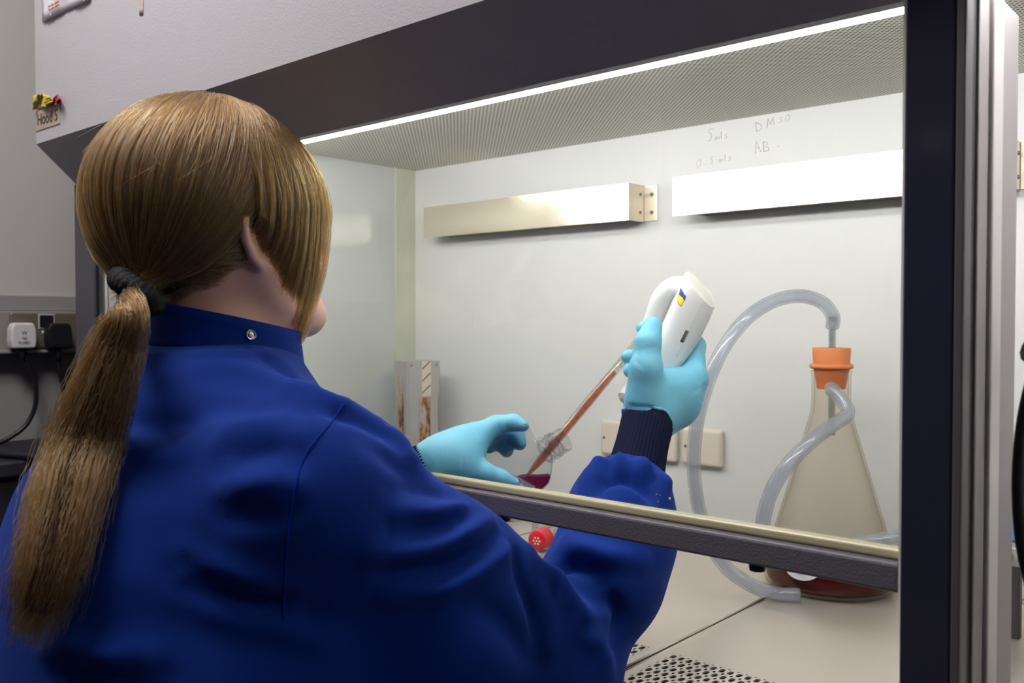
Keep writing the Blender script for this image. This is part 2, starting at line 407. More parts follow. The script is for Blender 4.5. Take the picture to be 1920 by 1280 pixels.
# mullion between the two sashes: glossy dark face, sash track profiles down its right flank
mul = part('mullion', -.2145, -.182, .645, .665, -.02, ZS+.01, M['gloss'], bev=.0015)
part('glass_edge_gleam', -.2165, -.2145, .648, .662, .17, ZS+.004, M['white_metal'])  # white strip paints in the gleam of the lit glass edge
part('mullion_core', -.212, -.180, .665, .782, -.02, ZS+.01, M['alu_dark'])
part('track_face', -.182, -.1755, .6455, .662, -.02, ZS+.01, M['alu_dark'], bev=.0015)
part('track_groove', -.180, -.1775, .662, .682, -.02, ZS+.01, M['rubber'])
part('track_face', -.180, -.1755, .676, .700, -.02, ZS+.01, M['alu'], bev=.0012)
part('track_rib', -.180, -.1725, .702, .7275, -.02, ZS+.01, M['alu_light'], bev=.0015)
part('track_face', -.180, -.1755, .729, .782, -.02, ZS+.01, M['alu'], bev=.0012)
part('post', .40, .50, .645, .70, -.02, ZS+.01, M['post'], bev=.002)
# lamps in the cabinet
M['tubelight2'] = mat('lit_slim_tube', (255, 255, 255), .5, emit=(252, 249, 253), estr=TUBE_STRENGTH*.42)
for x0, x1, yt, zt, rt_, mt_, lb in ((-1.44, -.215, .715, .640, .0095, 'tubelight', 'main lit tube behind the slanted front left of the mullion'), (-.19, .38, .715, .640, .0095, 'tubelight', 'main lit tube behind the slanted front right of the mullion'),
                                (-1.44, -.215, .93, ZC-.0125, .0098, 'tubelight2', 'slim lit tube just showing under the perforated ceiling left of the mullion'), (-.19, .38, .93, ZC-.0125, .0098, 'tubelight2', 'slim lit tube under the perforated ceiling right of the mullion')):
    t = empty('fluorescent_tube', ((x0+x1)/2, yt, zt)); tag(t, lb, 'light', 'cabinet fluorescent tubes')
    tube('tube', [(x0+.02, yt, zt), (x1-.02, yt, zt)], rt_, M[mt_], t, 14)
    for x in (x0, x1-.02): box('end_cap', x, x+.02, yt-.012, yt+.012, zt-.0115, ZC-.001, M['white_metal'], t, bev=.002)

# sash: pane, seal and lower bar
sash = empty('sash', (-.85, YG, .17)); tag(sash, 'clear glass sash window with charcoal bottom bar in front of the hands', 'sash window')
box('pane', XI-.008, -.2165, YG-.0025, YG+.0025, .190, ZS+.03, M['sash'], sash)
bar = box('bottom_bar', XI-.006, -.2165, YG-.016, YG+.010, .170, .1905, M['bar'], sash, bev=.0022)
box('seal_strip', XI-.006, -.2165, YG-.006, YG+.006, .1905, .1985, M['seal'], bar, bev=.0025, seg=3)
for q in ((945, 966), (1420, 1053)):
    p = on(q[0], q[1], 1, YG-.004)
    lathe('bumper', [(.0001, -.0), (.006, 0), (.0065, .003), (.006, .007), (.0001, .007)], M['rubber'], bar, 20, (p[0], YG-.004, .1635))

M['speck'] = mat('dried_splash', (232, 232, 230), .6)
for x, y, r_ in ((1256, 934, .0011), (1234, 940, .0004), (1238, 928, .0004), (1231, 926, .0005), (1291, 917, .0006)):
    p = on(x, y, 1, YG-.0026); lathe('splash_speck', [(.0001, .0003), (r_*.8, .0003), (r_, 0)], M['speck'], sash, 10, p, (0, -1, 0))

# work trays with slotted front grille
def tray(name, x0, x1, label):
    t = empty(name, ((x0+x1)/2, 1.02, 0)); tag(t, label, 'tray', 'cabinet work trays')
    bm = bmesh.new()
    y0, y1, g0, g1 = YG+.04, YB-.004, .716, .8475
    add_box(bm, x0, x1, g1, YB-.085, -.003, 0)
    bm_obj('plate', bm, M['steel'], t)
    for nm, ga, gb in (('front_grille', y0, g1), ('rear_grille', YB-.085, y1)):
        V, F = [], []
        px, py = .0097, .0158
        ny = int(round((gb-ga-.012)/py)); nx = int((x1-x0-.018)/px)
        sx0 = x0+((x1-x0)-nx*px)/2; sy0 = gb-.0015-ny*py
        if nm == 'rear_grille': nx_ = nx
        hx, hy = .0029, .0050
        oct_ = []
        for a in range(12):
            th = 2*math.pi*a/12; c, s = math.cos(th), math.sin(th)
            oct_.append((hx*(abs(c)**.8)*math.copysign(1, c), hy*(abs(s)**.8)*math.copysign(1, s)))
        # outer ring points on the cell border matched to the 12 hole points
        sq = []
        for c, s in oct_:
            u, v = c/hx, s/hy; k = 1/max(abs(u), abs(v)); sq.append((u*k*px/2, v*k*py/2))
        for i in range(nx):
            for j in range(ny):
                cx, cy = sx0+(i+.5)*px, sy0+(j+.5)*py; b = len(V)
                V += [(cx+u, cy+v, 0) for u, v in sq]+[(cx+u, cy+v, 0) for u, v in oct_]+[(cx+u, cy+v, -.002) for u, v in oct_]
                for k in range(12):
                    k2 = (k+1) % 12; F += [(b+k, b+k2, b+12+k2, b+12+k), (b+12+k, b+12+k2, b+24+k2, b+24+k)]
        b = len(V)
        xa, xb, ya, yb = sx0, sx0+nx*px, sy0, sy0+ny*py
        for r in ((x0, x1, ga, ya), (x0, x1, yb, gb), (x0, xa, ya, yb), (xb, x1, ya, yb)):
            if r[1]-r[0] < 1e-6 or r[3]-r[2] < 1e-6: continue
            b = len(V); V += [(r[0], r[2], 0), (r[1], r[2], 0), (r[1], r[3], 0), (r[0], r[3], 0)]; F.append((b, b+1, b+2, b+3))
        mesh(nm, V, F, M['steel'], t)
    for x in (x0, x1): tube('rolled_edge', [(x, y0, -.0012), (x, y1, -.0012)], .0019, M['steel'], t, 8)
tray('work_tray', XI+.004, -1.004, 'stainless steel work tray in the far left of the cabinet')
tray('work_tray', -.996, -.5365, 'stainless steel work tray under the pipetting hands')
tray('work_tray', -.5295, -.07, 'stainless steel work tray under the big conical flask')
tray('work_tray', -.064, XEI-.004, 'stainless steel work tray to the right of the mullion')

# rails on the back panel
def rail(x0, x1, label, tabs):
    t = empty('steel_rail', ((x0+x1)/2, YB, .563)); tag(t, label, 'rail', 'steel rails on the back panel')
    y0 = YB-.05; s = [(YB, .594), (y0, .594), (y0, .531), (y0+.0015, .531), (y0+.0015, .5925), (YB, .5925)]
    n = len(s); V = [(x0, y, z) for y, z in s]+[(x1, y, z) for y, z in s]
    F = [(i, (i+1) % n, n+(i+1) % n, n+i) for i in range(n)]+[tuple(range(n))[::-1], tuple(range(n, 2*n))]
    mesh('channel', V, F, M['rail'], t)
    box('underside', x0+.03, x1-.001, y0+.003, YB-.002, .5335, .535, M['alu_dark'], t)
    for x, sg in tabs:
        a = x if sg < 0 else x
        e = box('end_plate', min(x, x-sg*.002), max(x, x-sg*.002), y0+.0015, YB, .531, .5925, M['rail_tab'], t)
        w_ = (x, x+.027) if sg > 0 else (x-.027, x)
        f = box('fixing_tab', w_[0], w_[1], YB-.0025, YB, .5315, .594, M['rail_tab'], t, bev=.001)
        for z in (.547, .578):
            bx = (w_[0]+w_[1])/2+sg*.002
            lathe('bolt', [(.0001, .003), (.0024, .003), (.0032, .0015), (.0032, 0)], M['bolt'], f, 12, (bx, YB-.0025, z), (0, -1, 0))
            lathe('rivet', [(.0001, .0025), (.0022, .002), (.003, 0)], M['bolt'], e, 12, (x, YB-.014, z), (sg, 0, 0))
rail(-1.389, -.881, 'steel rail box nearest the left corner of the back panel', [(-.881, 1)])
rail(-.794, -.297, 'long bright steel rail box partly behind the mullion', [(-.297, 1)])

# blank cover plates on the back panel
for (x0, x1), lb in zip(((-.966, -.891), (-.884, -.809), (-.799, -.724)), ('cream wall plate nearest the pipette on the back panel', 'cream wall plate right behind the dark knitted cuff', 'cream wall plate next to the hanging clear hose')):
    t = empty('cover_plate', ((x0+x1)/2, YB, .15)); tag(t, lb, 'wall plate', 'cream plates on the back panel')
    box('plate', x0, x1, YB-.014, YB, .120, .182, M['plate'], t, bev=.006, seg=4)
    for x in (x0+.009,):
        lathe('screw', [(.0001, .0012), (.0022, .001), (.0028, 0)], M['bolt'], t, 12, (x, YB-.014, .151), (0, -1, 0))

# pencilled notes on the back panel
# lab coat hanging on the rear wall, mirrored in the glossy mullion
M['coat2'] = mat('hanging_blue_cotton', (8, 26, 92), .85, bump=.1, bscale=600)
hc_ = empty('hanging_coat', (-.92, YR+.09, -.32)); tag(hc_, 'blue lab coat hanging from a hook on the rear wall, mirrored in the mullion', 'coat')
V, F = [], []; kk = 56; zz = np.linspace(.86, -.34, 22)
for i, z in enumerate(zz):
    u = i/21; wd_ = np.interp(u, [0, .06, .18, .5, 1], [.02, .06, .12, .155, .17]); dp_ = np.interp(u, [0, .1, .4, 1], [.015, .04, .06, .07])
    for j in range(kk):
        a = 2*math.pi*j/kk; rip = 1+.14*u*math.sin(7*a+1.3*u)+.08*u*math.sin(13*a+2)
        V.append((-.92+.02*math.sin(3*u)+wd_*rip*math.cos(a), YR+.085+dp_*rip*math.sin(a)*.9, z))
for i in range(21):
    for j in range(kk): F.append((i*kk+j, i*kk+(j+1) % kk, (i+1)*kk+(j+1) % kk, (i+1)*kk+j))
F += [tuple(range(kk)), tuple(21*kk+j for j in range(kk))[::-1]]
mesh('fabric', V, F, M['coat2'], hc_, True)
hk = empty('coat_hook', (-.92, YR, .87)); tag(hk, 'small metal hook on the rear wall holding the hanging coat', 'hook')
tube('hook_arm', catmull([(-.92, YR, .88), (-.92, YR+.05, .872), (-.92, YR+.085, .862), (-.92, YR+.10, .885)], 6), .005, M['alu'], hk, 10)
box('hook_plate', -.935, -.905, YR, YR+.004, .855, .91, M['alu'], hk, bev=.001)
box('name_strip', -.965, -.875, YR, YR+.003, .915, .94, M['white_plastic'], hk)
M['pencil'] = mat('faded_marker', (176, 174, 170), .8)
M['pencil2'] = mat('faded_marker_light', (196, 194, 190), .8)
def handwriting(strokes, m, label):
    t = empty('handwritten_note', on(*strokes[0][0], 1, YB)); tag(t, label, 'note', 'faded writing on the back panel')
    for s in strokes:
        P = [on(x, y, 1, YB-.0004) for x, y in s]
        multi_tube('stroke', [P], .00042, m, t, 4)
def cz(pts): return [(1200+x/3.692, 180+y/3.692) for x, y in pts]
S5 = lambda ox, oy, k=1.0: [cz([(ox+34*k, oy), (ox+8*k, oy+10*k), (ox+5*k, oy+28*k), (ox+22*k, oy+36*k), (ox+28*k, oy+54*k), (ox+18*k, oy+80*k), (ox+2*k, oy+84*k)])]
def mls(ox, oy): return [cz([(ox, oy), (ox+3, oy-22), (ox+12, oy-26), (ox+14, oy-4), (ox+18, oy-24), (ox+27, oy-26), (ox+28, oy-6)]), cz([(ox+42, oy-60), (ox+44, oy-12)]), cz([(ox+84, oy-44), (ox+66, oy-36), (ox+86, oy-24), (ox+64, oy-12)])]
handwriting(S5(468, 224)+mls(520, 306), M['pencil'], 'faded handwritten 5mls highest left on the back panel')
handwriting([cz([(800, 180), (806, 246)]), cz([(800, 182), (838, 200), (842, 226), (808, 246)]), cz([(880, 220), (886, 156), (900, 196), (922, 148), (928, 196)]), cz([(985, 148), (966, 156), (984, 170), (962, 188)]), cz([(1030, 128), (1008, 142), (1006, 172), (1026, 172), (1038, 148), (1030, 128)])], M['pencil2'], 'faded handwritten DMSO on the back panel')
handwriting([cz([(412, 440), (394, 456), (390, 484), (404, 498), (418, 480), (420, 452), (412, 440)]), cz([(452, 470), (458, 474)])]+S5(484, 418, .62)+mls(545, 462), M['pencil2'], 'faded handwritten 0.5mls below the 5mls on the back panel')
handwriting([cz([(800, 400), (804, 312), (836, 388)]), cz([(806, 360), (826, 356)]), cz([(852, 316), (856, 384)]), cz([(852, 318), (878, 320), (886, 334), (858, 349), (890, 356), (892, 374), (858, 384)]), cz([(956, 346), (962, 350)])], M['pencil'], 'faded handwritten AB. on the back panel')

# ------------------------------------------------------------------ things on the upper front
M['label_beige'] = mat('aged_label', (190, 172, 152), .6, var=.08, vscale=60)
M['ink'] = mat('label_ink', (70, 62, 70), .7)
M['yellow'] = mat('hazard_tape_yellow', (226, 200, 60), .4)
M['tape_black'] = mat('hazard_tape_black', (28, 26, 28), .5)
M['magenta'] = mat('magenta_foil', (176, 50, 88), .35, var=.35, vscale=60)
M['paper'] = mat('white_paper', (232, 231, 236), .7)
M['red_ink'] = mat('red_print', (190, 90, 92), .7)
M['masking'] = mat('masking_tape', (206, 196, 176), .6)
yf = YF
t = empty('hood_label', (-1.54, yf, .70)); tag(t, 'small beige label reading Hood 5 on the upper front', 'label')
a, b_ = on(68, 225, 1, yf), on(112, 220, 1, yf)
ly = [on(67, 209, 1, yf-.0012), on(67, 246, 1, yf-.0012), on(112, 231, 1, yf-.0012), on(112, 196, 1, yf-.0012)]
prism('card', ly, (0, .0011, 0), M['label_beige'], t)
cx = np.mean(ly, axis=0)
fr = [list(map(np.asarray, ly))]
text('lettering', 'Hood 5', .0255, cx+np.array([0, -.0004, -.0002]), (ly[3]-ly[0]), (0, 0, 1), M['ink'], t, .0002)
t = empty('hazard_tape', on(62, 200, 1, yf)); tag(t, 'torn yellow radioactive hazard tape stuck above the Hood 5 label', 'tape')
# crumpled strip: a wavy grid sheet
def sheet(name, poly_px, m, parent, amp, n=14, seed=1, y=yf-.002, th=.0006):
    """wavy sheet between a top and a bottom pixel polyline, standing off the front panel"""
    top, bot = [np.array(q, float) for q in poly_px]; r_ = np.random.default_rng(seed); V, F = [], []
    def samp(q, u):
        s = u*(len(q)-1); i = min(int(s), len(q)-2); return q[i]+(q[i+1]-q[i])*(s-i)
    ph = r_.uniform(0, 6, 4); m_ = 6
    for side in (0, 1):
        for i in range(n+1):
            for j in range(m_+1):
                u, v = i/n, j/m_; p = samp(top, u)*(1-v)+samp(bot, u)*v
                h = amp*(.5+.5*math.sin(7*u+2.4*v+ph[0]))*(.5+.5*math.sin(11*u*v+ph[1]))+amp*.25*math.sin(19*u+ph[2])*math.sin(9*v+ph[3])
                P = on(p[0], p[1], 1, y-abs(h)); V.append(P+np.array([0, side*th, 0]))
    k = (n+1)*(m_+1); idx = lambda i, j: i*(m_+1)+j
    for i in range(n):
        for j in range(m_):
            q = (idx(i, j), idx(i, j+1), idx(i+1, j+1), idx(i+1, j)); F += [q, tuple(k+x for x in q[::-1])]
    ring = [idx(i, 0) for i in range(n+1)]+[idx(n, j) for j in range(1, m_+1)]+[idx(i, m_) for i in range(n-1, -1, -1)]+[idx(0, j) for j in range(m_-1, 0, -1)]
    for a_, b2 in zip(ring, ring[1:]+ring[:1]): F.append((a_, b2, k+b2, k+a_))
    return mesh(name, V, F, m, parent, True)
sheet('strip', [[(62, 180), (75, 175), (92, 180), (100, 187)], [(61, 206), (74, 203), (88, 200), (100, 192)]], M['yellow'], t, .008, seed=3)
sheet('foil_end', [[(98, 186), (108, 176), (116, 190)], [(98, 196), (108, 197), (112, 193)]], M['magenta'], t, .012, seed=8)
# trefoil marks
tc_ = on(72, 190, 1, yf-.0125)
for k in range(3):
    a0 = math.radians(90+120*k); V = []
    for r_ in (.004, .011):
        for q in range(5): V.append(tc_+np.array([r_*math.cos(a0-.5+q*.25), -.0004, r_*math.sin(a0-.5+q*.25)]))
    V += [v+np.array([0, .0008, 0]) for v in V]
    F = [(i, i+1, i+6, i+5) for i in range(4)]+[(10+i+5, 10+i+6, 10+i+1, 10+i) for i in range(4)]
    mesh('trefoil_blade', V, F, M['tape_black'], t)
for s_, yy in (('CAUTION', 183.5), ('RADIOACTIVE', 188.5), ('MATERIAL', 193.5)):
    o_ = on(90, yy+2-0.2, 1, yf-.0118); text('lettering', s_, .0042, o_, (1, 0, -.0), (0, 0, 1), M['tape_black'], t, .0002)
t = empty('paper_notice', on(120, 0, 1, yf)); tag(t, 'white paper notice with red print at the top of the upper front', 'notice')
sheet('page', [[(76, -60), (170, -88)], [(79, 41), (166, 0)]], M['paper'], t, .004, seed=5)
for yy, ln in ((10, 24), (16, 26)):
    o_ = on(100, yy-2, 1, yf-.008); text('lettering', 'Turn the cabinet', .006, o_, (1, 0, 0), (0, 0, 1), M['red_ink'], t, .0002)
for k in range(5):
    o_ = on(112, -8-k*9, 1, yf-.008); text('lettering', 'keep this area clear', .006, o_, (1, 0, 0), (0, 0, 1), M['red_ink'], t, .0002)
t = sheet('masking_tape', [[(261, -40), (268, -42)], [(261, 29), (268, 27)]], M['masking'], None, .0006, n=3, seed=2, y=yf-.0008, th=.0004)
tag(t, 'short strip of yellowed tape at the top of the upper front', 'tape')

# ------------------------------------------------------------------ power trunking on the left wall
M['trunk'] = mat('trunking_grey', (160, 156, 150), .45, .2)
M['socket'] = mat('socket_steel_plate', (138, 128, 116), .38, .5, var=.05)
XW0 = XW; XW = XW+.0012
t = empty('power_trunking', (XW, .75, .34)); tag(t, 'grey power trunking along the left wall below the trim', 'trunking')
box('channel', XW, XW+.03, YR+.01, YW-.01, .300, .379, M['trunk'], t, bev=.002)
box('lower_lip', XW, XW+.042, YR+.01, YW-.01, .296, .302, M['trunk'], t, bev=.0015)
box('lower_board', XW, XW+.008, YR+.01, YW-.01, .10, .296, M['wall_low'], t)
so = empty('socket_panel', (XW+.03, .745, .34)); tag(so, 'brown metal double socket panel on the trunking', 'socket')
xs = XW+.03
box('face_plate', xs, xs+.008, .678, .806, .3055, .376, M['socket'], so, bev=.003)
box('data_outlet', xs+.008, xs+.011, .732, .758, .347, .371, M['black_plastic'], so, bev=.001)
box('data_outlet_frame', xs+.008, xs+.0095, .729, .761, .344, .374, M['alu_light'], so, bev=.0006)
box('label_strip', xs+.008, xs+.009, .736, .765, .335, .3405, M['paper'], so)
text('lettering', 'equipment', .0055, (xs+.0092, .7505, .3378), (0, 1, 0), (0, 0, 1), M['ink'], so, .0002)
def plug(y, z, m, label, cable, hw=.023, mark=None):
    t = empty('mains_plug', (xs+.008, y, z)); tag(t, label, 'plug')
    pr = [(-hw*.93, -.026), (hw*.93, -.026), (hw*1.04, -.012), (hw*1.0, .012), (hw*.78, .024), (-hw*.78, .024), (-hw*1.0, .012), (-hw*1.04, -.012)]
    prism('body', [(xs+.009, y+u, z+v) for u, v in pr], (.026, 0, 0), m, t, bev=.004, seg=3)
    tube('cable_grip', [(xs+.02, y, z-.024), (xs+.021, y, z-.04), (xs+.022, y+.001, z-.052)], [.0075, .0065, .005], M['black_plastic'], t, 12)
    tube('cable', catmull(cable, 8), .0045, M['black_plastic'], t, 10)
    if mark:
        for i, (s_, dz, sz) in enumerate(mark): text('lettering', s_, sz, (xs+.0354, y, z+dz), (0, 1, 0), (0, 0, 1), M['ink'], t, .0002)
w1 = lambda px, py, dx=.05: on(px, py, 0, XW+dx)
plug(w1(40, 628)[1], w1(40, 628)[2], M['white_plastic'], 'white mains plug in the left socket by the wall edge', [w1(43, 655), w1(52, 680), w1(66, 715), w1(66, 760), w1(50, 795), w1(22, 818), w1(-10, 832), w1(-60, 836)], mark=(('W', .004, .010), ('13A', -.006, .006), ('FUSED', -.015, .0075)))
plug(w1(108, 628)[1], w1(108, 628)[2], M['black_plastic'], 'black mains plug in the right socket beside the cabinet', [w1(106, 655), w1(110, 685), w1(117, 720), w1(124, 770), w1(128, 820), w1(130, 850, .06)])
XW = XW0
# dark bench along the left wall
t = empty('side_bench', (XW+.15, .4, FLOOR)); tag(t, 'black topped side bench along the left wall beneath the plugs', 'bench')
M['bench'] = mat('black_bench_top', (26, 26, 36), .5)
M['bench_low'] = mat('dark_bench_front', (34, 33, 44), .6)
box('bench_top', XW+.01, XW+.30, -1.2, YW-.02, .095, .122, M['bench'], t, bev=.004)
for k in range(4): box('cupboard_door', XW+.262, XW+.28, -1.18+k*.69, -1.18+k*.69+.68, FLOOR+.1, .085, M['bench_low'], t, bev=.003)
box('carcass', XW+.01, XW+.262, -1.2, YW-.02, FLOOR, .095, M['bench_low'], t)
t = tube('loose_cable', catmull([on(-40, 846, 2, .1285), on(10, 852, 2, .1285), on(60, 856, 2, .1285), on(110, 864, 2, .1285), on(160, 868, 2, .1285)], 8), .006, M['black_plastic'], None, 10)
tag(t, 'black cable lying along the side bench behind the ponytail', 'cable')
# ------------------------------------------------------------------ pipette canister at the back left
M['can'] = mat('worn_aluminium', (186, 183, 178), .42, .45, var=.08, vscale=14)
def rusty():
    m = mat('rusty_aluminium', (190, 187, 180), .42, .4); nt = m.node_tree; b = nt.nodes['Principled BSDF']
    tc = nt.nodes.new('ShaderNodeTexCoord'); n = nt.nodes.new('ShaderNodeTexNoise'); n.inputs['Scale'].default_value = 55; n.inputs['Detail'].default_value = 6; n.inputs['Roughness'].default_value = .7
    mp = nt.nodes.new('ShaderNodeMapping'); mp.inputs['Scale'].default_value = (1, 1, .45); nt.links.new(tc.outputs['Object'], mp.inputs[0]); nt.links.new(mp.outputs[0], n.inputs['Vector'])
    cr = nt.nodes.new('ShaderNodeValToRGB'); e = cr.color_ramp.elements
    e[0].position = .44; e[0].color = (*s2l((188, 185, 178)), 1); e[1].position = .60; e[1].color = (*s2l((96, 62, 36)), 1)
    x = cr.color_ramp.elements.new(.50); x.color = (*s2l((186, 140, 84)), 1)
    nt.links.new(n.outputs['Fac'], cr.inputs[0]); nt.links.new(cr.outputs[0], b.inputs['Base Color'])
    return m
M['rust'] = rusty()
M['tape_cream'] = mat('autoclave_tape', (224, 212, 188), .6)
c0, c1, c2 = at(740, 740, 1.815), at(764, 740, 1.795), at(827, 740, 1.838)
u1 = (c0-c1); u2 = (c2-c1); u1[2] = u2[2] = 0
L2 = np.linalg.norm(u2); n2 = u2/L2; n1 = np.array([-n2[1], n2[0], 0]); n1 = n1 if n1@u1 > 0 else -n1; L1 = .062
base = np.array([c1[0], c1[1], 0.0])
can = empty('pipette_canister', (*(base+n1*L1/2+n2*L2/2)[:2], 0)); tag(can, 'worn rusty square metal canister standing in the back left corner', 'canister')
def oct_ring(z, g):
    ch = .006; P = []
    for a, b in ((0, 0), (L2, 0), (L2, L1), (0, L1)):
        pass
    q = [(ch, 0), (L2-ch, 0), (L2, ch), (L2, L1-ch), (L2-ch, L1), (ch, L1), (0, L1-ch), (0, ch)]
    for a, b in q:
        a2 = L2/2+(a-L2/2)*(1+g/(L2/2)); b2 = L1/2+(b-L1/2)*(1+g/(L1/2)); P.append(base+n2*a2+n1*b2+np.array([0, 0, z]))
    return P
def oct_prism(name, z0, z1, g, m):
    V = oct_ring(z0, g)+oct_ring(z1, g); F = [(i, (i+1) % 8, 8+(i+1) % 8, 8+i) for i in range(8)]+[tuple(range(8))[::-1], tuple(range(8, 16))]
    return mesh(name, V, F, m, can)
ztop = at(783, 677, 1.81)[2]; zl = at(783, 744, 1.81)[2]
oct_prism('body', 0.0, ztop-.004, -.0015, M['can']); lid = oct_prism('lid', zl, ztop, 0, M['can'])
def strip(name, a0, a1, z0, z1, face, m, off=.0006, parent=can):
    """thin strip on the right (0) or left (1) face"""
    if face == 0: e, n, ln = n2, -n1, 0
    else: e, n = n1, -n2
    o = base+n*off
    P = [o+e*a0+np.array([0, 0, z0]), o+e*a1+np.array([0, 0, z0]), o+e*a1+np.array([0, 0, z1]), o+e*a0+np.array([0, 0, z1])]
    return prism(name, P, -n*(off+.001), m, parent)
strip('autoclave_tape', L2*.42, L2*.69, zl+.001, ztop-.0005, 0, M['tape_cream'], .0008, lid)
for k in range(3):
    zc_ = zl+.006+k*.024; o = base-n1*.0013
    P = [o+n2*L2*.43+np.array([0, 0, zc_]), o+n2*L2*.67+np.array([0, 0, zc_+.016]), o+n2*L2*.67+np.array([0, 0, zc_+.0185]), o+n2*L2*.43+np.array([0, 0, zc_+.0025])]
    prism('tape_stripe', P, n1*.0004, M['black_plastic'], lid)
strip('rust_patch', L2*.36, L2*.68, .03, zl-.002, 0, M['rust'], -.0002)
strip('rust_patch', L1*.32, L1*.62, .03, ztop-.02, 1, M['rust'], .0008)
for a in (.12, .86):
    lathe('rivet', [(.0001, .0012), (.0016, .001), (.002, 0)], M['bolt'], lid, 10, base-n1*.0002+n2*L2*a+np.array([0, 0, ztop-.008]), -n1)

# ------------------------------------------------------------------ big conical filter flask
M['flask'] = clear('flask_glass', (251, 249, 245), edge=.24, base=.01, rough=.03, edgecol=(226, 220, 208), haze=.004, hazecol=(225, 212, 188))
M['redliq'] = mat('dark_red_medium', (84, 0, 10), .08, spec=.2)
M['bung'] = mat('orange_rubber', (214, 124, 72), .6, bump=.05, bscale=300, var=.06, vscale=20)
M['hose'] = clear('clear_hose', (246, 247, 250), edge=.45, base=.05, rough=.12, edgecol=(190, 196, 208), haze=.22)
M['hose_in'] = clear('clear_hose_bore', (236, 238, 242), edge=.3, base=.05, rough=.1)
M['glass_tube'] = clear('glass_tube', (236, 238, 238), edge=.5, base=.08, rough=.03, edgecol=(150, 155, 160))
M['tick'] = mat('graduation_ink', (60, 58, 62), .6)
FX, FY, FR = -.494, 1.208, .088
fl = empty('conical_flask', (FX, FY, 0)); tag(fl, 'large clear conical flask with orange stopper and dark red liquid', 'flask')
prof = [(.0001, .002), (FR-.012, .001), (FR-.003, .006), (FR, .016), (FR-.001, .030), (FR-.008, .052), (.0305, .222), (.0265, .238), (.0255, .250), (.0255, .287), (.0275, .291), (.0255, .293), (.0225, .291), (.0225, .250), (.0235, .237), (.0275, .221), (FR-.011, .052), (FR-.004, .030), (FR-.0035, .016), (FR-.006, .009), (FR-.014, .004), (.0001, .005)]
lathe('glass_body', prof, M['flask'], fl, 64, (FX, FY, 0))
lv = .046
lathe('red_liquid', [(.0001, .0055), (FR-.0145, .0052), (FR-.0065, .010), (FR-.0042, .017), (FR-.0048, .030), (FR-.0088, lv-.001), (FR-.0095, lv), (.0001, lv)], M['redliq'], fl, 64, (FX, FY, 0))
bung = lathe('stopper', [(.0001, .268), (.0185, .268), (.0225, .292), (.0235, .296), (.0250, .322), (.0240, .3235), (.0001, .3235)], M['bung'], fl, 40, (FX, FY, 0))
V, F = tube_vf(np.array([(FX+.0248*math.cos(a), FY+.0248*math.sin(a), .2985) for a in np.linspace(0, 2*math.pi, 40, endpoint=False)]), .0036, 10, False, True)
mesh('stopper_ring', V, F, M['bung'], bung, True)
tx, ty = FX+.001, FY
gp = pipe_wall('glass_tube', np.array([(tx, ty, z) for z in np.linspace(.205, .365, 12)]), .0048, .0034, M['glass_tube'], fl, 16)
ringp = []
for z in np.linspace(.325, .352, 10): ringp.append([np.array([tx+.005*math.cos(a), ty+.005*math.sin(a), z]) for a in np.linspace(3.6, 5.2, 6)])
multi_tube('graduation', ringp, .0003, M['tick'], gp, 4)
# side arm and sticker
sd = at(1575, 762, 1.2); 
adir = np.array([math.cos(-1.15), math.sin(-1.15), .15])
a0 = np.array([FX, FY, .262])+adir*.0235; a1 = a0+adir*.032
pipe_wall('side_arm', np.array([a0+(a1-a0)*t for t in np.linspace(0, 1, 8)]), np.array([.0062, .0062, .007, .0062, .007, .0062, .007, .006]), .0042, M['flask'], fl, 16)
# round white sticker, bent around the glass
st_a = math.atan2(0-FY, 0-FX)-.42
V, F = [], []
zc_, rr = .048, .023; NA = 28
def cone_r(z): return np.interp(z, [.03, .052, .222], [FR-.001, FR-.008, .0305])+.0009
V.append((FX+cone_r(zc_)*math.cos(st_a), FY+cone_r(zc_)*math.sin(st_a), zc_))
for k in range(NA):
    th = 2*math.pi*k/NA; z = zc_+rr*math.sin(th); a = st_a+rr*1.25*math.cos(th)/cone_r(z); V.append((FX+cone_r(z)*math.cos(a), FY+cone_r(z)*math.sin(a), z))
V2 = [(FX+(x-FX)*.995, FY+(y-FY)*.995, z) for x, y, z in V]; n_ = len(V)
F = [(0, 1+k, 1+(k+1) % NA) for k in range(NA)]+[(n_, n_+1+(k+1) % NA, n_+1+k) for k in range(NA)]+[(1+k, n_+1+k, n_+1+(k+1) % NA, 1+(k+1) % NA) for k in range(NA)]
mesh('sticker', V+V2, F, M['paper'], fl)
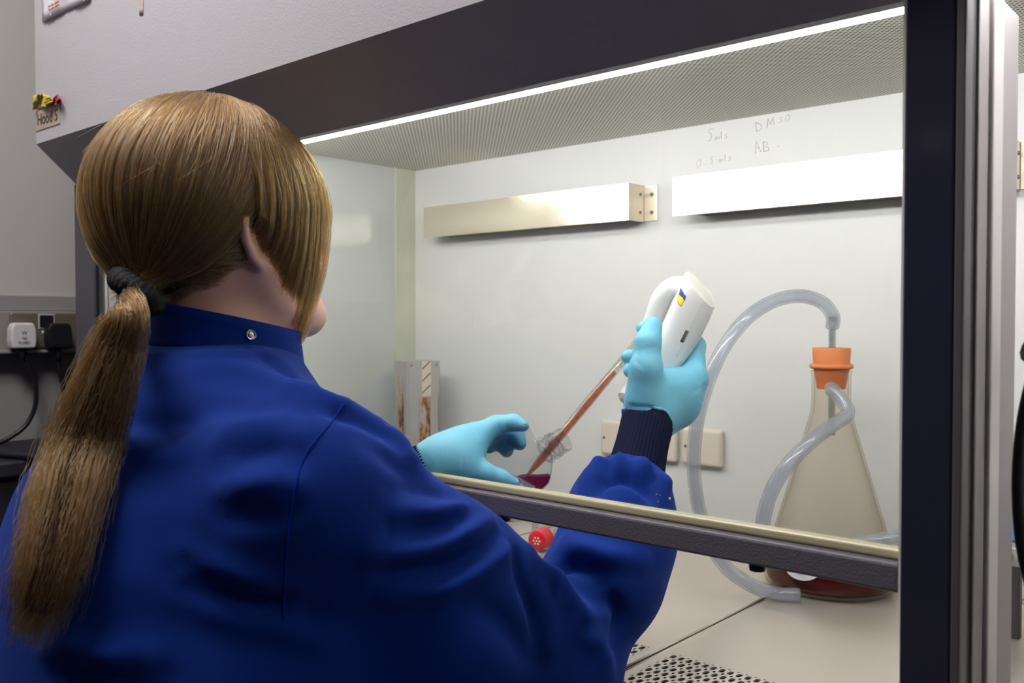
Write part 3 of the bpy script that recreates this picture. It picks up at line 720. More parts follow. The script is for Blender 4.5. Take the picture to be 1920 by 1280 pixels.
# hoses
def hose(name, pts, label, r=.0092, n=9):
    P = catmull(pts, n); t = empty(name, P[-1]); tag(t, label, 'hose', 'clear hoses in the cabinet')
    pipe_wall('hose_wall', P, r, r*.68, M['hose'], t, 18)
    return t
zr = .0094
hose('rubber_hose', [np.array([tx, ty, .352]), at(1561, 592, 1.222), at(1540, 566, 1.222), at(1498, 555, 1.215), at(1447, 566, 1.205), at(1395, 602, 1.19), at(1348, 668, 1.18), at(1314, 760, 1.175), at(1301, 855, 1.175), at(1311, 955, 1.175), at(1348, 1046, 1.172), at(1400, 1092, 1.165), on(1452, 1112, 2, zr+.001), on(1500, 1116, 2, zr)],
     'thick clear hose arching from the stopper down to the tray')
a2 = a1+adir*.004
hose('rubber_hose', [a1-adir*.016, a1+adir*.008, at(1590, 772, 1.150), at(1562, 796, 1.128), at(1522, 826, 1.112), at(1478, 870, 1.102), at(1447, 920, 1.10), at(1431, 975, 1.10), at(1434, 1012, 1.095), at(1470, 1030, 1.07), at(1540, 1032, 1.045), at(1620, 1018, 1.03), at(1690, 1006, 1.03), at(1790, 992, 1.05), at(1900, 985, 1.08), at(2010, 990, 1.1)],
     'clear hose looping from the side arm of the conical flask', .0088)

# ------------------------------------------------------------------ culture flask lying on the tray, red cap
M['clearplastic'] = clear('clear_polystyrene', (244, 244, 244), edge=.5, base=.05, rough=.05, edgecol=(208, 207, 208))
M['redcap'] = mat('red_cap', (206, 30, 48), .35)
M['orangecap'] = mat('orange_cap', (226, 96, 52), .4)
M['holes'] = mat('cap_vent_white', (240, 216, 190), .6)
def culture_flask(name, label, C0, ax, wd, L, W, T, capmat, cap_on, nvent=0):
    """C0 centre of base end, ax length axis, wd width axis"""
    ax = np.asarray(ax, float)/np.linalg.norm(ax); wd = np.asarray(wd, float); wd = wd-ax*(wd@ax); wd /= np.linalg.norm(wd); th = np.cross(ax, wd)
    t = empty(name, C0); tag(t, label, 'culture flask')
    body = [(0, -W/2), (L*.62, -W/2), (L*.80, -W*.22), (L*.82, -.014), (L*.82, .014), (L*.80, W*.22), (L*.62, W/2), (0, W/2)]
    prism('bottle', [C0+ax*u+wd*v-th*T/2 for u, v in body], th*T, M['clearplastic'], t, bev=.004, seg=3)
    nk0 = C0+ax*L*.82
    lathe('neck', [(.0135, 0), (.0135, .018), (.0122, .018), (.0122, 0)], M['clearplastic'], t, 32, nk0, ax, True)
    if cap_on:
        c = lathe('cap', [(.0001, .027), (.0125, .027), (.0155, .025), (.016, .004), (.0165, 0), (.0140, 0), (.0140, .02), (.0001, .02)], capmat, t, 36, nk0+ax*.004, ax)
        e1 = np.cross(ax, [0, 0, 1.0]); e1 /= np.linalg.norm(e1); e2 = np.cross(e1, ax)
        for k in range(nvent):
            a = 2*math.pi*k/max(1, nvent-1); r_ = 0 if k == nvent-1 else .0052
            lathe('vent', [(.0001, .0006), (.0015, .0005), (.0017, 0)], M['holes'], c, 10, nk0+ax*.0311+e1*r_*math.cos(a)+e2*r_*math.sin(a), ax)
    return t, ax, wd, th
cp = on(1010, 1012, 2, .0185)
axv = np.array([.22, -.95, .0]); axv /= np.linalg.norm(axv)
culture_flask('culture_flask', 'clear flask lying on the tray with a red vented cap', cp-axv*(.12*.82+.024), axv, np.cross(axv, [0, 0, 1.0]), .12, .075, .034, M['redcap'], True, 7)
cp = on(934, 966, 2, .0185); axv = np.array([.35, -.9, 0]); axv /= np.linalg.norm(axv)
culture_flask('culture_flask', 'clear flask with an orange cap just showing under the sash bar', cp-axv*(.12*.82+.024), axv, np.cross(axv, [0, 0, 1.0]), .12, .075, .034, M['orangecap'], True, 0)

# ------------------------------------------------------------------ right of the mullion: blue box on a steel stand, black lead
M['bluebox'] = mat('blue_plastic', (120, 168, 214), .35)
xb, yb = -.235, 1.06
t = empty('steel_stand', (xb+.06, yb, 0)); tag(t, 'low steel stand right of the mullion holding a blue box', 'stand')
box('shelf', xb-.03, xb+.20, yb-.06, yb+.10, .128, .136, M['alu'], t, bev=.002)
for x in (xb-.02, xb+.19):
    for y in (yb-.05, yb+.09): box('leg', x-.006, x+.006, y-.006, y+.006, 0, .128, M['alu_dark'], t, bev=.001)
box('front_strip', xb-.03, xb+.20, yb-.066, yb-.06, .118, .136, M['alu_light'], t, bev=.001)
for k in range(24): box('coil_turn', xb-.028+k*.009, xb-.0235+k*.009, yb-.070, yb-.066, .124, .131, M['bolt'], t, bev=.001)
t = empty('tip_box', (xb+.06, yb, .136)); tag(t, 'blue plastic tip box on the steel stand right of the mullion', 'box')
box('tray_body', xb-.02, xb+.11, yb-.04, yb+.045, .136, .186, M['bluebox'], t, bev=.004, seg=3)
ld = box('lid', xb-.022, xb+.112, yb-.042, yb+.047, .186, .198, M['bluebox'], t, bev=.005, seg=3)
for i in range(6):
    for j in range(4): lathe('hole_rim', [(.0045, 0), (.0045, .0012), (.0030, .0012), (.0030, 0)], M['black_plastic'], ld, 14, (xb-.008+i*.021, yb-.028+j*.02, .1977), None, True)
t = tube('black_lead', catmull([(.16, YF-.006, 1.36), (.15, YF-.012, 1.1), (.12, YF-.02, .70), at(1990, 560, .62), at(1945, 680, .62), at(1920, 780, .62), at(1910, 880, .62), at(1912, 980, .62), at(1924, 1060, .62), at(1950, 1160, .62), at(1985, 1330, .62), (-.05, .54, -.3), (-.02, .52, -.6), (.05, .50, FLOOR+.005), (.3, .48, FLOOR+.005)], 10), .0042, M['rubber'], None, 12)
tag(t, 'black power lead hanging at the right edge in front of the cabinet', 'cable')
# ------------------------------------------------------------------ the person
M['skin'] = mat('skin', (222, 176, 156), .5, sss=.25, bump=.05, bscale=500, var=.03, vscale=30)
M['eye'] = mat('eye_white', (235, 232, 228), .2); M['iris'] = mat('eye_iris', (60, 80, 90), .2)
M['trousers'] = mat('dark_trousers', (30, 31, 40), .8)
M['coat'] = mat('royal_blue_cotton', (0, 39, 118), .82, spec=.15, sheen=.25, bump=.22, bscale=1500, var=.05, vscale=25)
M['cuff'] = mat('navy_rib_knit', (20, 22, 46), .85, spec=.1, bump=.1, bscale=900)
M['seam'] = mat('blue_seam_thread', (4, 40, 140), .85, spec=.1)
M['glove'] = mat('blue_nitrile', (116, 189, 215), .48, spec=.4, bump=.12, bscale=260, var=.02, vscale=40)
M['hairbase'] = mat('hair_under', (54, 34, 22), .6, spec=.2, bump=.5, bscale=120, stretch=(1, 1, .1))
M['tie'] = mat('black_hair_tie', (6, 6, 9), .8, bump=.6, bscale=300)
M['snap'] = mat('snap_metal', (200, 198, 196), .22, 1.0)
person = empty('person', (-.80, .42, FLOOR))
tag(person, 'person in royal blue lab coat and blue gloves, long ponytail, seen from behind, pipetting', 'person')

# head frame: right, forward, up
HY = math.radians(3)
hf = np.array([math.sin(HY), math.cos(HY), 0]); hr = np.array([math.cos(HY), -math.sin(HY), 0]); hu = np.array([0, 0, 1.0])
TILT = math.radians(-10)
hf, hu = hf*math.cos(TILT)-hu*math.sin(TILT), hu*math.cos(TILT)+hf*math.sin(TILT)
HA = np.array([hr, hf, hu])
EAR = at(497, 444, .862); HC = EAR-.071*hr
HS = .90
hp = lambda r, f, u: HC+HS*(r*hr+f*hf+u*hu)

# joints
NB = np.array([-.819, .482, .300])                    # neck base
SR = np.array([-.635, .462, .222]); SL = np.array([-.962, .478, .212])
ER = at(1042, 1222, .895); WR = at(1214, 800, 1.045)
EL = np.array([-.985, .62, .02]); WL = at(812, 872, 1.0)
HIP = np.array([-.80, .36, -.24])

def body_sdf(P):
    d = ell(P, hp(0, -.012, .042), HA, (.073, .094, .086))
    d = smin(d, ell(P, hp(0, .035, -.035), HA, (.058, .056, .078)), .03)
    for s in (-1, 1):
        d = smin(d, chain(P, [hp(s*.056, .0, -.035), hp(s*.050, .018, -.075), hp(s*.018, .075, -.100)], [.016, .017, .017], .01), .022)
        d = smin(d, ell(P, hp(s*.042, .058, -.028), HA, (.022, .026, .024)), .02)
        d = smin(d, ell(P, hp(s*.035, .080, .022), HA, (.03, .014, .011)), .012)
        d = np.maximum(d, -smin(ell(P, hp(s*.032, .096, .002), HA, (.017, .012, .011)), ell(P, hp(s*.032, .1, .002), HA, (.012, .012, .009)), .004))
        d = smin(d, ell(P, hp(s*.032, .078, .002), HA, (.015, .014, .013)), .004)
        # ear: rim, lobe and bowl
        c = lambda f, u, o: hp(s*(.071+o), f-.008, u)
        rim = [c(.012, -.008, .0), c(.016, .010, .004), c(.010, .026, .009), c(-.006, .030, .014), c(-.018, .020, .018), c(-.019, .002, .016), c(-.012, -.016, .010), c(-.002, -.028, .005), c(.008, -.026, .001)]
        d = smin(d, chain(P, rim, [.0035]*7+[.005, .004], .004), .004)
        d = smin(d, ell(P, c(-.006, .004, .006), np.array([hr*.85*s+hf*.5, hf*.85-hr*.5*s, hu]), (.0035, .016, .026)), .005)
    d = smin(d, ell(P, hp(0, .083, -.094), HA, (.020, .016, .016)), .018)
    d = smin(d, chain(P, [hp(0, .090, .012), hp(0, .104, -.016), hp(0, .110, -.032)], [.007, .0085, .0105], .006), .008)
    for s in (-1, 1): d = smin(d, cap(P, hp(s*.009, .100, -.036), hp(s*.011, .096, -.036), .007, .006), .006)
    d = smin(d, chain(P, [hp(-.022, .086, -.062), hp(0, .096, -.058), hp(.022, .086, -.062)], [.003, .0055, .003], .004), .004)
    d = smin(d, chain(P, [hp(-.018, .086, -.070), hp(0, .094, -.071), hp(.018, .086, -.070)], [.003, .006, .003], .004), .004)
    # neck, trunk, arms, legs
    d = smin(d, chain(P, [hp(0, -.022, -.03), hp(0, -.026, -.10), NB+[0, .012, -.01]], [.052, .050, .058], .02), .022)
    t = chain(P, [NB+[0, 0, -.03], np.array([-.81, .41, .1]), np.array([-.80, .40, -.08]), HIP], [.07, .085, .082, .10], .05)
    t = smin(t, chain(P, [SL, NB+[0, .0, -.05], SR], [.035, .055, .035], .04), .06)
    d = smin(d, t, .05)
    d = smin(d, chain(P, [SR, ER, WR], [.036, .030, .022], .02), .03)
    d = smin(d, chain(P, [SL, EL, WL], [.036, .030, .022], .02), .03)
    for s in (-1, 1):
        d = smin(d, chain(P, [HIP+[s*.09, 0, 0], HIP+[s*.11, .36, -.01], HIP+[s*.11, .34, -.49], HIP+[s*.11, .46, -.525]], [.078, .055, .038, .026], .03), .05)
    return d
xs_ = np.concatenate([arange(-1.12, -.93, .012), arange(-.918, -.72, .0032), arange(-.708, -.45, .012)])
ys_ = np.concatenate([arange(.20, .37, .012), arange(.38, .60, .0032), arange(.612, 1.02, .012)])
zs_ = np.concatenate([arange(-.80, .30, .014), arange(.305, .57, .0032)])
print('head', HC, 'grid', len(xs_), len(ys_), len(zs_))
V, F = nets(body_sdf, xs_, ys_, zs_)
V[:, 2] = np.maximum(V[:, 2], FLOOR)
V = relax(V, F, 1, .3)
body = fast_mesh('body', V, F, M['skin'], person)
for s in (-1, 1):
    e = hp(s*.032, .0815, .002)
    b = lathe('eyeball', [(.0001, -.0115), (.006, -.0098), (.0098, -.006), (.0115, 0), (.0098, .006), (.006, .0098), (.0001, .0115)], M['eye'], body, 20, e, hf)
    lathe('iris', [(.0001, .0012), (.003, .0010), (.0055, -.0002)], M['iris'], body, 16, e+hf*.0108, hf)

# ---- lab coat
def coat_sdf(P):
    zk = [-.36, -.25, -.10, .02, .10, .16, .21, .25, .285, .325]
    cx = np.interp(P[..., 2], zk, [-.80, -.80, -.80, -.80, -.802, -.805, -.81, -.815, -.818, -.819])
    cy = np.interp(P[..., 2], zk, [.44, .435, .43, .425, .425, .43, .44, .45, .46, .475])
    a = np.interp(P[..., 2], zk, [.205, .20, .185, .180, .182, .18, .17, .15, .12, .078])
    b = np.interp(P[..., 2], zk, [.19, .18, .165, .158, .152, .146, .135, .12, .105, .08])
    q = np.sqrt(((P[..., 0]-cx)/a)**2+((P[..., 1]-cy)/b)**2)
    d = (q-1)*np.minimum(a, b)*.9
    d = np.maximum(d, np.maximum(P[..., 2]-.322, -.345-P[..., 2]))
    sh = chain(P, [SL+[.012, 0, -.008], NB+[0, -.02, -.045], SR+[-.01, 0, -.012]], [.060, .070, .064], .04)
    d = smin(d, sh, .07)
    r = chain(P, [SR, SR+(ER-SR)*.5, ER], [.066, .065, .059], .03)
    FE = at(1173, 938, .992)
    r = smin(r, chain(P, [ER, at(1130, 1085, .935), at(1163, 985, .965), FE], [.058, .056, .055, .052], .03), .022)
    r = smin(r, chain(P, [np.array([-.70, .45, .05]), SR+(ER-SR)*.55+[0, -.02, -.05], ER+[0, -.01, -.04]], [.09, .07, .06], .03), .05)
    d = smin(d, r, .06)
    l = chain(P, [SL, EL, EL+(WL-EL)*.8], [.066, .062, .05], .03)
    d = smin(d, l, .05)
    return d
h = .0052
V, F = nets(coat_sdf, arange(-1.12, -.44, h), arange(.16, 1.02, h), arange(-.37, .345, h))
V = relax(V, F, 3, .5)
bv = BVHTree.FromPolygons([Vector(v) for v in V], [tuple(f) for f in F])
def cast(px, py, V_=None):
    r = FW+(px-960)/FPX*RT+(640-py)/FPX*UP; n = np.linalg.norm(r)
    hit = bv.ray_cast(Vector(CAM), Vector(r/n)); return None if hit[0] is None else np.array(hit[0])
# folds: (pixel polyline, height, width)
FOLDS = [
    ([(560, 735), (620, 752), (680, 770)], .006, .010), ([(580, 770), (640, 775), (700, 800), (740, 830)], -.006, .010),
    ([(660, 752), (720, 800), (770, 850), (820, 880)], .006, .014), ([(690, 830), (760, 880), (830, 905)], -.005, .012),
    ([(780, 880), (830, 885), (850, 900)], .009, .011), ([(740, 915), (810, 918), (865, 930)], -.006, .010),
    ([(760, 965), (840, 960), (890, 950)], .006, .012), ([(740, 1000), (830, 985), (900, 955)], -.009, .010),
    ([(700, 1035), (800, 1025), (880, 1000), (915, 970)], .010, .013), ([(730, 1075), (830, 1060), (905, 1020), (935, 985)], -.008, .012),
    ([(740, 1115), (850, 1095), (930, 1045), (955, 1015)], .008, .013), ([(960, 1020), (985, 1080), (1010, 1150), (1020, 1240)], -.008, .012),
    ([(1000, 1045), (1040, 1090), (1080, 1140), (1130, 1170)], .009, .014), ([(1010, 1050), (1060, 1060), (1130, 1080)], -.010, .010),
    ([(1060, 1015), (1130, 1040), (1200, 1050)], .006, .012), ([(1130, 1110), (1160, 1150), (1150, 1200)], -.008, .010),
    ([(330, 700), (420, 690), (520, 720), (600, 760)], .004, .016), ([(300, 790), (420, 760), (530, 770)], -.004, .018),
    ([(400, 820), (500, 790), (560, 800)], .005, .016), ([(420, 870), (500, 850), (545, 860)], -.006, .014),
    ([(430, 920), (500, 905), (540, 910)], .005, .013), ([(420, 960), (490, 965), (535, 950)], -.005, .013),
    ([(340, 1080), (420, 1115), (500, 1140), (560, 1150)], -.006, .016), ([(350, 1050), (440, 1080), (540, 1110)], .006, .016),
    ([(330, 1110), (430, 1150), (520, 1170), (620, 1210)], .005, .014),
    ([(100, 1210), (180, 1230), (260, 1245)], .007, .016), ([(100, 1255), (200, 1270), (300, 1275)], -.006, .014),
    ([(230, 780), (290, 800), (330, 800)], -.006, .016), ([(240, 830), (300, 850), (340, 840)], .005, .014),
    ([(1095, 920), (1105, 890), (1135, 868), (1180, 865)], .006, .012), ([(1110, 940), (1125, 905), (1165, 890), (1210, 910), (1235, 945)], -.010, .010),
    ([(1190, 870), (1230, 890), (1255, 930)], .007, .012),
    ([(1128, 866), (1118, 900)], .005, .006), ([(1146, 856), (1140, 888)], -.005, .005), ([(1164, 852), (1162, 882)], .005, .006), ([(1182, 852), (1184, 884)], -.005, .005), ([(1202, 858), (1208, 892)], .005, .006), ([(1222, 868), (1232, 904)], -.005, .005), ([(1240, 882), (1250, 920)], .005, .006),
    ([(460, 655), (520, 690), (575, 725)], -.004, .008), ([(470, 700), (540, 730), (600, 770)], .004, .012), ([(1090, 1180), (1130, 1220), (1140, 1270)], .006, .012), ([(880, 1130), (960, 1180), (1010, 1260)], -.006, .014),
]
N = normals(V, F); disp = np.zeros(len(V))
for pts, amp, wd in FOLDS:
    C_ = [cast(*p) for p in pts]; C_ = [c for c in C_ if c is not None]
    if len(C_) < 2: continue
    pl = catmull(C_, 5); d = seg_dist(V, pl)
    # fade toward both ends
    e0 = np.linalg.norm(V-pl[0], axis=1); e1 = np.linalg.norm(V-pl[-1], axis=1); L_ = np.linalg.norm(np.diff(pl, axis=0), axis=1).sum()
    fade = np.clip(np.minimum(e0, e1)/(.3*L_+1e-6), 0, 1)**.7
    disp += 1.35*amp*np.exp(-(d/(wd*.85))**2)*(.25+.75*fade)
lowf = np.sin(V[:, 0]*31+2)*np.sin(V[:, 2]*27+V[:, 1]*19)*.0022+np.sin(V[:, 2]*55+V[:, 0]*23)*np.sin(V[:, 1]*41)*.0012
V = V+N*(disp+lowf)[:, None]
V = relax(V, F, 1, .35)
coat = fast_mesh('lab_coat', V, F, M['coat'], person)
bv = BVHTree.FromPolygons([Vector(v) for v in V], [tuple(f) for f in F])
def on_coat(pts, n=8, lift=.0004):
    C_ = [c for c in (cast(*p) for p in pts) if c is not None]
    if len(C_) < 2: return []
    P = catmull(C_, n)
    out = []
    for p in P:
        px, py, _ = proj(p); c = cast(px, py)
        if c is not None: out.append(c+(CAM-c)/np.linalg.norm(CAM-c)*lift)
    return np.array(out)
for s in ([(645, 757), (622, 790), (590, 828), (565, 870), (550, 930), (540, 1000), (534, 1080), (531, 1160)],):
    P = on_coat(s)
    if len(P) > 3: tube('seam', P, .0008, M['seam'], coat, 6)

# standing collar: a band around the neck, open at the front
CC = np.array([-.818, .490]); 
def ring_pt(th, rad, z): # th from the back, growing round the right side to the front
    return np.array([CC[0], CC[1], 0])-hf_h*math.cos(th)*rad*1.08+hr_h*math.sin(th)*rad+np.array([0, 0, z])
hf_h = np.array([math.sin(HY), math.cos(HY), 0]); hr_h = np.array([math.cos(HY), -math.sin(HY), 0])
ths = np.linspace(-math.radians(165), math.radians(172), 60); NV = 5
V, F = [], []
for side in (0, 1):
    for th in ths:
        c = (1-math.cos(th))/2                       # 0 at the back, 1 at the front
        zt = .378-.030*c-.004*math.sin(th); zb = .335-.045*c
        for j in range(NV+1):
            v = j/NV; z = zb+(zt-zb)*v
            rad = .073-.006*v+.002*math.sin(3*th)+(.0022 if v > .9 else 0)-(.0022 if side else 0)
            V.append(ring_pt(th, rad, z))
n_ = len(ths); k_ = n_*(NV+1); ix = lambda s_, i, j: s_*k_+i*(NV+1)+j
for i in range(n_-1):
    for j in range(NV): F += [(ix(0, i, j), ix(0, i+1, j), ix(0, i+1, j+1), ix(0, i, j+1)), (ix(1, i, j+1), ix(1, i+1, j+1), ix(1, i+1, j), ix(1, i, j))]
    F += [(ix(0, i, NV), ix(0, i+1, NV), ix(1, i+1, NV), ix(1, i, NV)), (ix(1, i, 0), ix(1, i+1, 0), ix(0, i+1, 0), ix(0, i, 0))]
for j in range(NV): F += [(ix(0, 0, j), ix(0, 0, j+1), ix(1, 0, j+1), ix(1, 0, j)), (ix(1, n_-1, j), ix(1, n_-1, j+1), ix(0, n_-1, j+1), ix(0, n_-1, j))]
col = mesh('collar', V, F, M['coat'], coat, True)
print('collar', [np.round(proj(ring_pt(t, .069, .378-.03*(1-math.cos(t))/2)), 0)[:2] for t in np.radians([0, 30, 60, 90, 120, 150, 172])])
bc = BVHTree.FromPolygons([Vector(v) for v in V], [tuple(f) for f in F])
r_ = FW+(470-960)/FPX*RT+(640-628)/FPX*UP; r_ /= np.linalg.norm(r_); hit = bc.ray_cast(Vector(CAM), Vector(r_))
if hit[0] is not None:
    p_, nn = np.array(hit[0]), np.array(hit[1]); nn = nn if nn@(CAM-p_) > 0 else -nn
    sn = lathe('snap_button', [(.0050, -.0005), (.0052, .0012), (.0044, .0018), (.0030, .0012), (.0024, .0010), (.0022, .0022), (.0001, .0026)], M['snap'], col, 24, p_, nn)
# ---- knitted cuff on the right wrist
def ribbed_cuff(name, A, B, r0, r1, ribs=44):
    P = np.array([A+(B-A)*t for t in np.linspace(0, 1, 12)]); T, N_, B_ = frames(P); k = ribs*4
    V = []; a = np.linspace(0, 2*np.pi, k, endpoint=False)
    for i in range(len(P)):
        u = i/(len(P)-1); r = r0+(r1-r0)*u-.002*math.sin(math.pi*u)+(-.001 if i in (0, len(P)-1) else 0)
        rr = r+(.0006 if 0 < i < len(P)-2 else .00012)*np.cos(ribs*a)
        V += [P[i]+rr[j]*(math.cos(a[j])*N_[i]+math.sin(a[j])*B_[i]) for j in range(k)]
    F = [(i*k+j, i*k+(j+1) % k, (i+1)*k+(j+1) % k, (i+1)*k+j) for i in range(len(P)-1) for j in range(k)]
    F += [tuple(range(k))[::-1], tuple((len(P)-1)*k+j for j in range(k))]
    o = mesh(name, V, F, M['cuff'], coat, True); smooth_by_angle(o, 70); return o
CA, CB = at(1190, 892, 1.010), at(1216, 782, 1.047)
ribbed_cuff('cuff', CA, CB, .0325, .0302)
ribbed_cuff('cuff', at(770, 890, .995), at(822, 868, 1.0), .030, .028)

# ---- gloved hands
def A4(l): return [at(*q[:3]) for q in l], [q[3] for q in l]
def hand_sdf(fingers, palm, kp=.016, kf=.006):
    def f(P):
        d = None
        for l in palm:
            c = chain(P, *A4(l), k=.02); d = c if d is None else smin(d, c, kp)
        fd = None
        for l in fingers:
            c = chain(P, *A4(l), k=.007); fd = c if fd is None else smin(fd, c, .0022)
        return smin(d, fd, kf)
    return f
R_F = [
    [(1210, 745, 1.040, .0235), (1211, 692, 1.033, .0182), (1215, 642, 1.036, .0140), (1223, 612, 1.043, .0116)],            # thumb
    [(1302, 712, 1.070, .0140), (1303, 648, 1.098, .0118), (1252, 616, 1.122, .0100), (1206, 614, 1.112, .0088)],           # index
    [(1300, 735, 1.082, .0135), (1290, 694, 1.122, .0112), (1226, 676, 1.112, .0100), (1180, 669, 1.072, .0092)],           # middle
    [(1284, 762, 1.085, .0130), (1272, 722, 1.124, .0108), (1214, 700, 1.110, .0098), (1183, 694, 1.068, .0094)],           # ring
    [(1262, 785, 1.085, .0120), (1252, 748, 1.118, .0098), (1210, 726, 1.118, .0088), (1194, 722, 1.106, .0078)],           # little
]
R_P = [
    [(1214, 796, 1.045, .0235), (1218, 765, 1.052, .0255), (1218, 735, 1.055, .0235)],
    [(1226, 786, 1.050, .0215), (1268, 748, 1.066, .0225), (1302, 712, 1.072, .0145)],
    [(1228, 786, 1.056, .0195), (1270, 760, 1.075, .0205), (1284, 758, 1.085, .0130)],
    [(1216, 720, 1.048, .0175), (1262, 724, 1.058, .0150), (1298, 706, 1.068, .0130)],
    [(1225, 780, 1.06, .020), (1240, 745, 1.072, .020), (1262, 740, 1.085, .014)],
]
def build_glove(name, fingers, palm, lo, hi, h=.0022, label=None, creases=()):
    V, F = nets(hand_sdf(fingers, palm), arange(lo[0], hi[0], h), arange(lo[1], hi[1], h), arange(lo[2], hi[2], h))
    V = relax(V, F, 2, .4); N_ = normals(V, F); dsp = np.zeros(len(V))
    for px, amp, wd in creases:
        tr = BVHTree.FromPolygons([Vector(v) for v in V], [tuple(f) for f in F]) if False else None
        C_ = []
        for q in px:
            r = FW+(q[0]-960)/FPX*RT+(640-q[1])/FPX*UP; h_ = _bv(V, F).ray_cast(Vector(CAM), Vector(r/np.linalg.norm(r)))
            if h_[0] is not None: C_.append(np.array(h_[0]))
        if len(C_) < 2: continue
        dsp += amp*np.exp(-(seg_dist(V, catmull(C_, 4))/wd)**2)
    V = V+N_*dsp[:, None]
    o = fast_mesh(name, V, F, M['glove'], person); o['label'] = label; return o
_cache = {}
def _bv(V, F):
    k = id(F)
    if k not in _cache: _cache.clear(); _cache[k] = BVHTree.FromPolygons([Vector(v) for v in V], [tuple(f) for f in F])
    return _cache[k]
def bounds(fingers, palm):
    pts = np.vstack([A4(l)[0] for l in fingers+palm]); return pts.min(0)-.036, pts.max(0)+.036
CR_R = [([(1172, 772), (1205, 768), (1240, 782), (1262, 800)], .0012, .0022), ([(1185, 760), (1220, 764), (1250, 785), (1264, 806)], -.0014, .0020),
        ([(1192, 676), (1200, 684), (1205, 690)], -.0006, .0014), ([(1188, 692), (1198, 700), (1206, 704)], -.0005, .0013),
        ([(1205, 655), (1220, 652), (1232, 648)], -.0006, .0018), ([(1300, 735), (1314, 728), (1322, 720)], -.0006, .002)]
build_glove('glove', R_F, R_P, *bounds(R_F, R_P), label='right glove gripping the pipette controller', creases=CR_R)
HT, HN, HB = [q[0] for q in frames(np.array([CA, CB]))]
th = np.linspace(0, 2*math.pi, 90, endpoint=False); HP = []
for a in th: HP.append(CB+HT*(-.0015+.0016*math.sin(9*a)+.0012*math.sin(4*a+1))+(.0300+.0007*math.sin(11*a))*(math.cos(a)*HN+math.sin(a)*HB))
V, F = tube_vf(np.array(HP), .0017, 8, False, True)
mesh('glove_hem', V, F, M['glove'], person, True)
L_F = [
    [(862, 884, 1.000, .0190), (902, 889, 1.004, .0140), (936, 899, 1.010, .0112), (960, 907, 1.014, .0088)],
    [(893, 818, 1.040, .0155), (930, 797, 1.050, .0108), (962, 792, 1.052, .0090), (981, 798, 1.048, .0072)],
    [(890, 828, 1.056, .0130), (932, 810, 1.076, .0102), (966, 812, 1.080, .0094), (974, 831, 1.076, .0086)],
    [(886, 838, 1.066, .0125), (918, 820, 1.084, .0100), (940, 830, 1.086, .0092), (950, 845, 1.080, .0082)],
    [(882, 848, 1.072, .0110), (900, 830, 1.088, .0086), (914, 834, 1.086, .0078), (919, 838, 1.082, .0070)],
]
L_P = [
    [(806, 874, .998, .0265), (838, 866, 1.004, .0255), (862, 862, 1.012, .0215)],
    [(835, 860, 1.008, .0235), (868, 838, 1.022, .0200), (893, 818, 1.040, .0155)],
    [(838, 866, 1.015, .0215), (868, 852, 1.04, .0170), (886, 838, 1.062, .0130)],
    [(838, 872, 1.002, .0230), (865, 880, 1.002, .0190)],
]
CR_L = [([(868, 872), (867, 858)], -.0008, .0012), ([(893, 805), (897, 818)], -.0008, .0014), ([(935, 800), (940, 812)], -.0009, .0014), ([(948, 798), (952, 808)], -.0008, .0013), ([(878, 896), (905, 900)], -.0008, .0014)]
build_glove('glove', L_F, L_P, *bounds(L_F, L_P), label='left glove holding the small culture flask', creases=CR_L)

# ---- pipette controller in the right hand
M['ctrl'] = mat('white_abs_plastic', (238, 236, 234), .3, spec=.5)
M['ctrl_grey'] = mat('pale_grey_abs', (226, 225, 218), .38)
M['logo_blue'] = mat('logo_blue', (40, 62, 150), .5); M['logo_yellow'] = mat('logo_yellow', (240, 214, 60), .5)
M['slot'] = mat('window_dark', (92, 90, 82), .4)
ctl = empty('pipette_controller', at(1260, 660, 1.085)); tag(ctl, 'white pistol grip pipette controller held in the right hand', 'pipette controller')
def loft(name, rings, m, parent, k=40, e=2.6, caps=True):
    """rings: centre, wide axis, deep axis, half width, half depth, slant (shift along axis per unit of wide coordinate)"""
    V, F = [], []
    for c, a_, b_, ra, rb, sl_, ax in rings:
        for j in range(k):
            t = 2*math.pi*j/k; ct, s_ = math.cos(t), math.sin(t)
            x = math.copysign(abs(ct)**(2/e), ct); y = math.copysign(abs(s_)**(2/e), s_)
            V.append(c+a_*ra*x+b_*rb*y+ax*(sl_[0]*x+sl_[1]*y))
    for i in range(len(rings)-1):
        for j in range(k): F.append((i*k+j, i*k+(j+1) % k, (i+1)*k+(j+1) % k, (i+1)*k+j))
    if caps: F += [tuple(range(k))[::-1], tuple((len(rings)-1)*k+j for j in range(k))]
    o = mesh(name, V, F, m, parent, True); smooth_by_angle(o, 38); return o
ax_pts = [(1313, 542, 1.072), (1311, 546, 1.072), (1298, 574, 1.076), (1278, 618, 1.082), (1252, 662, 1.086), (1222, 700, 1.084), (1196, 732, 1.078), (1182, 752, 1.074), (1178, 758, 1.073)]
AP = np.array([at(*q) for q in ax_pts]); Tn = np.gradient(AP, axis=0); Tn /= np.linalg.norm(Tn, axis=1)[:, None]
hw = [.0225, .0238, .0246, .0240, .0222, .0195, .0180, .0165, .0120]; hd = [.0190, .0205, .0215, .0215, .0200, .0185, .0175, .0160, .0115]
slant = [-.0090, -.0090, -.005, 0, 0, 0, 0, 0, 0]; SL2 = [.0100, .0100, .005, 0, 0, 0, 0, 0, 0]
rings = []
for c, t, a_, b_, s_, s2 in zip(AP, Tn, hw, hd, slant, SL2):
    wv = np.cross(t, FW); wv /= np.linalg.norm(wv); wv = wv if wv@RT > 0 else -wv; dv = np.cross(t, wv); dv = dv if dv@FW > 0 else -dv; rings.append((c, wv, dv, a_, b_, (s_, s2), -t))
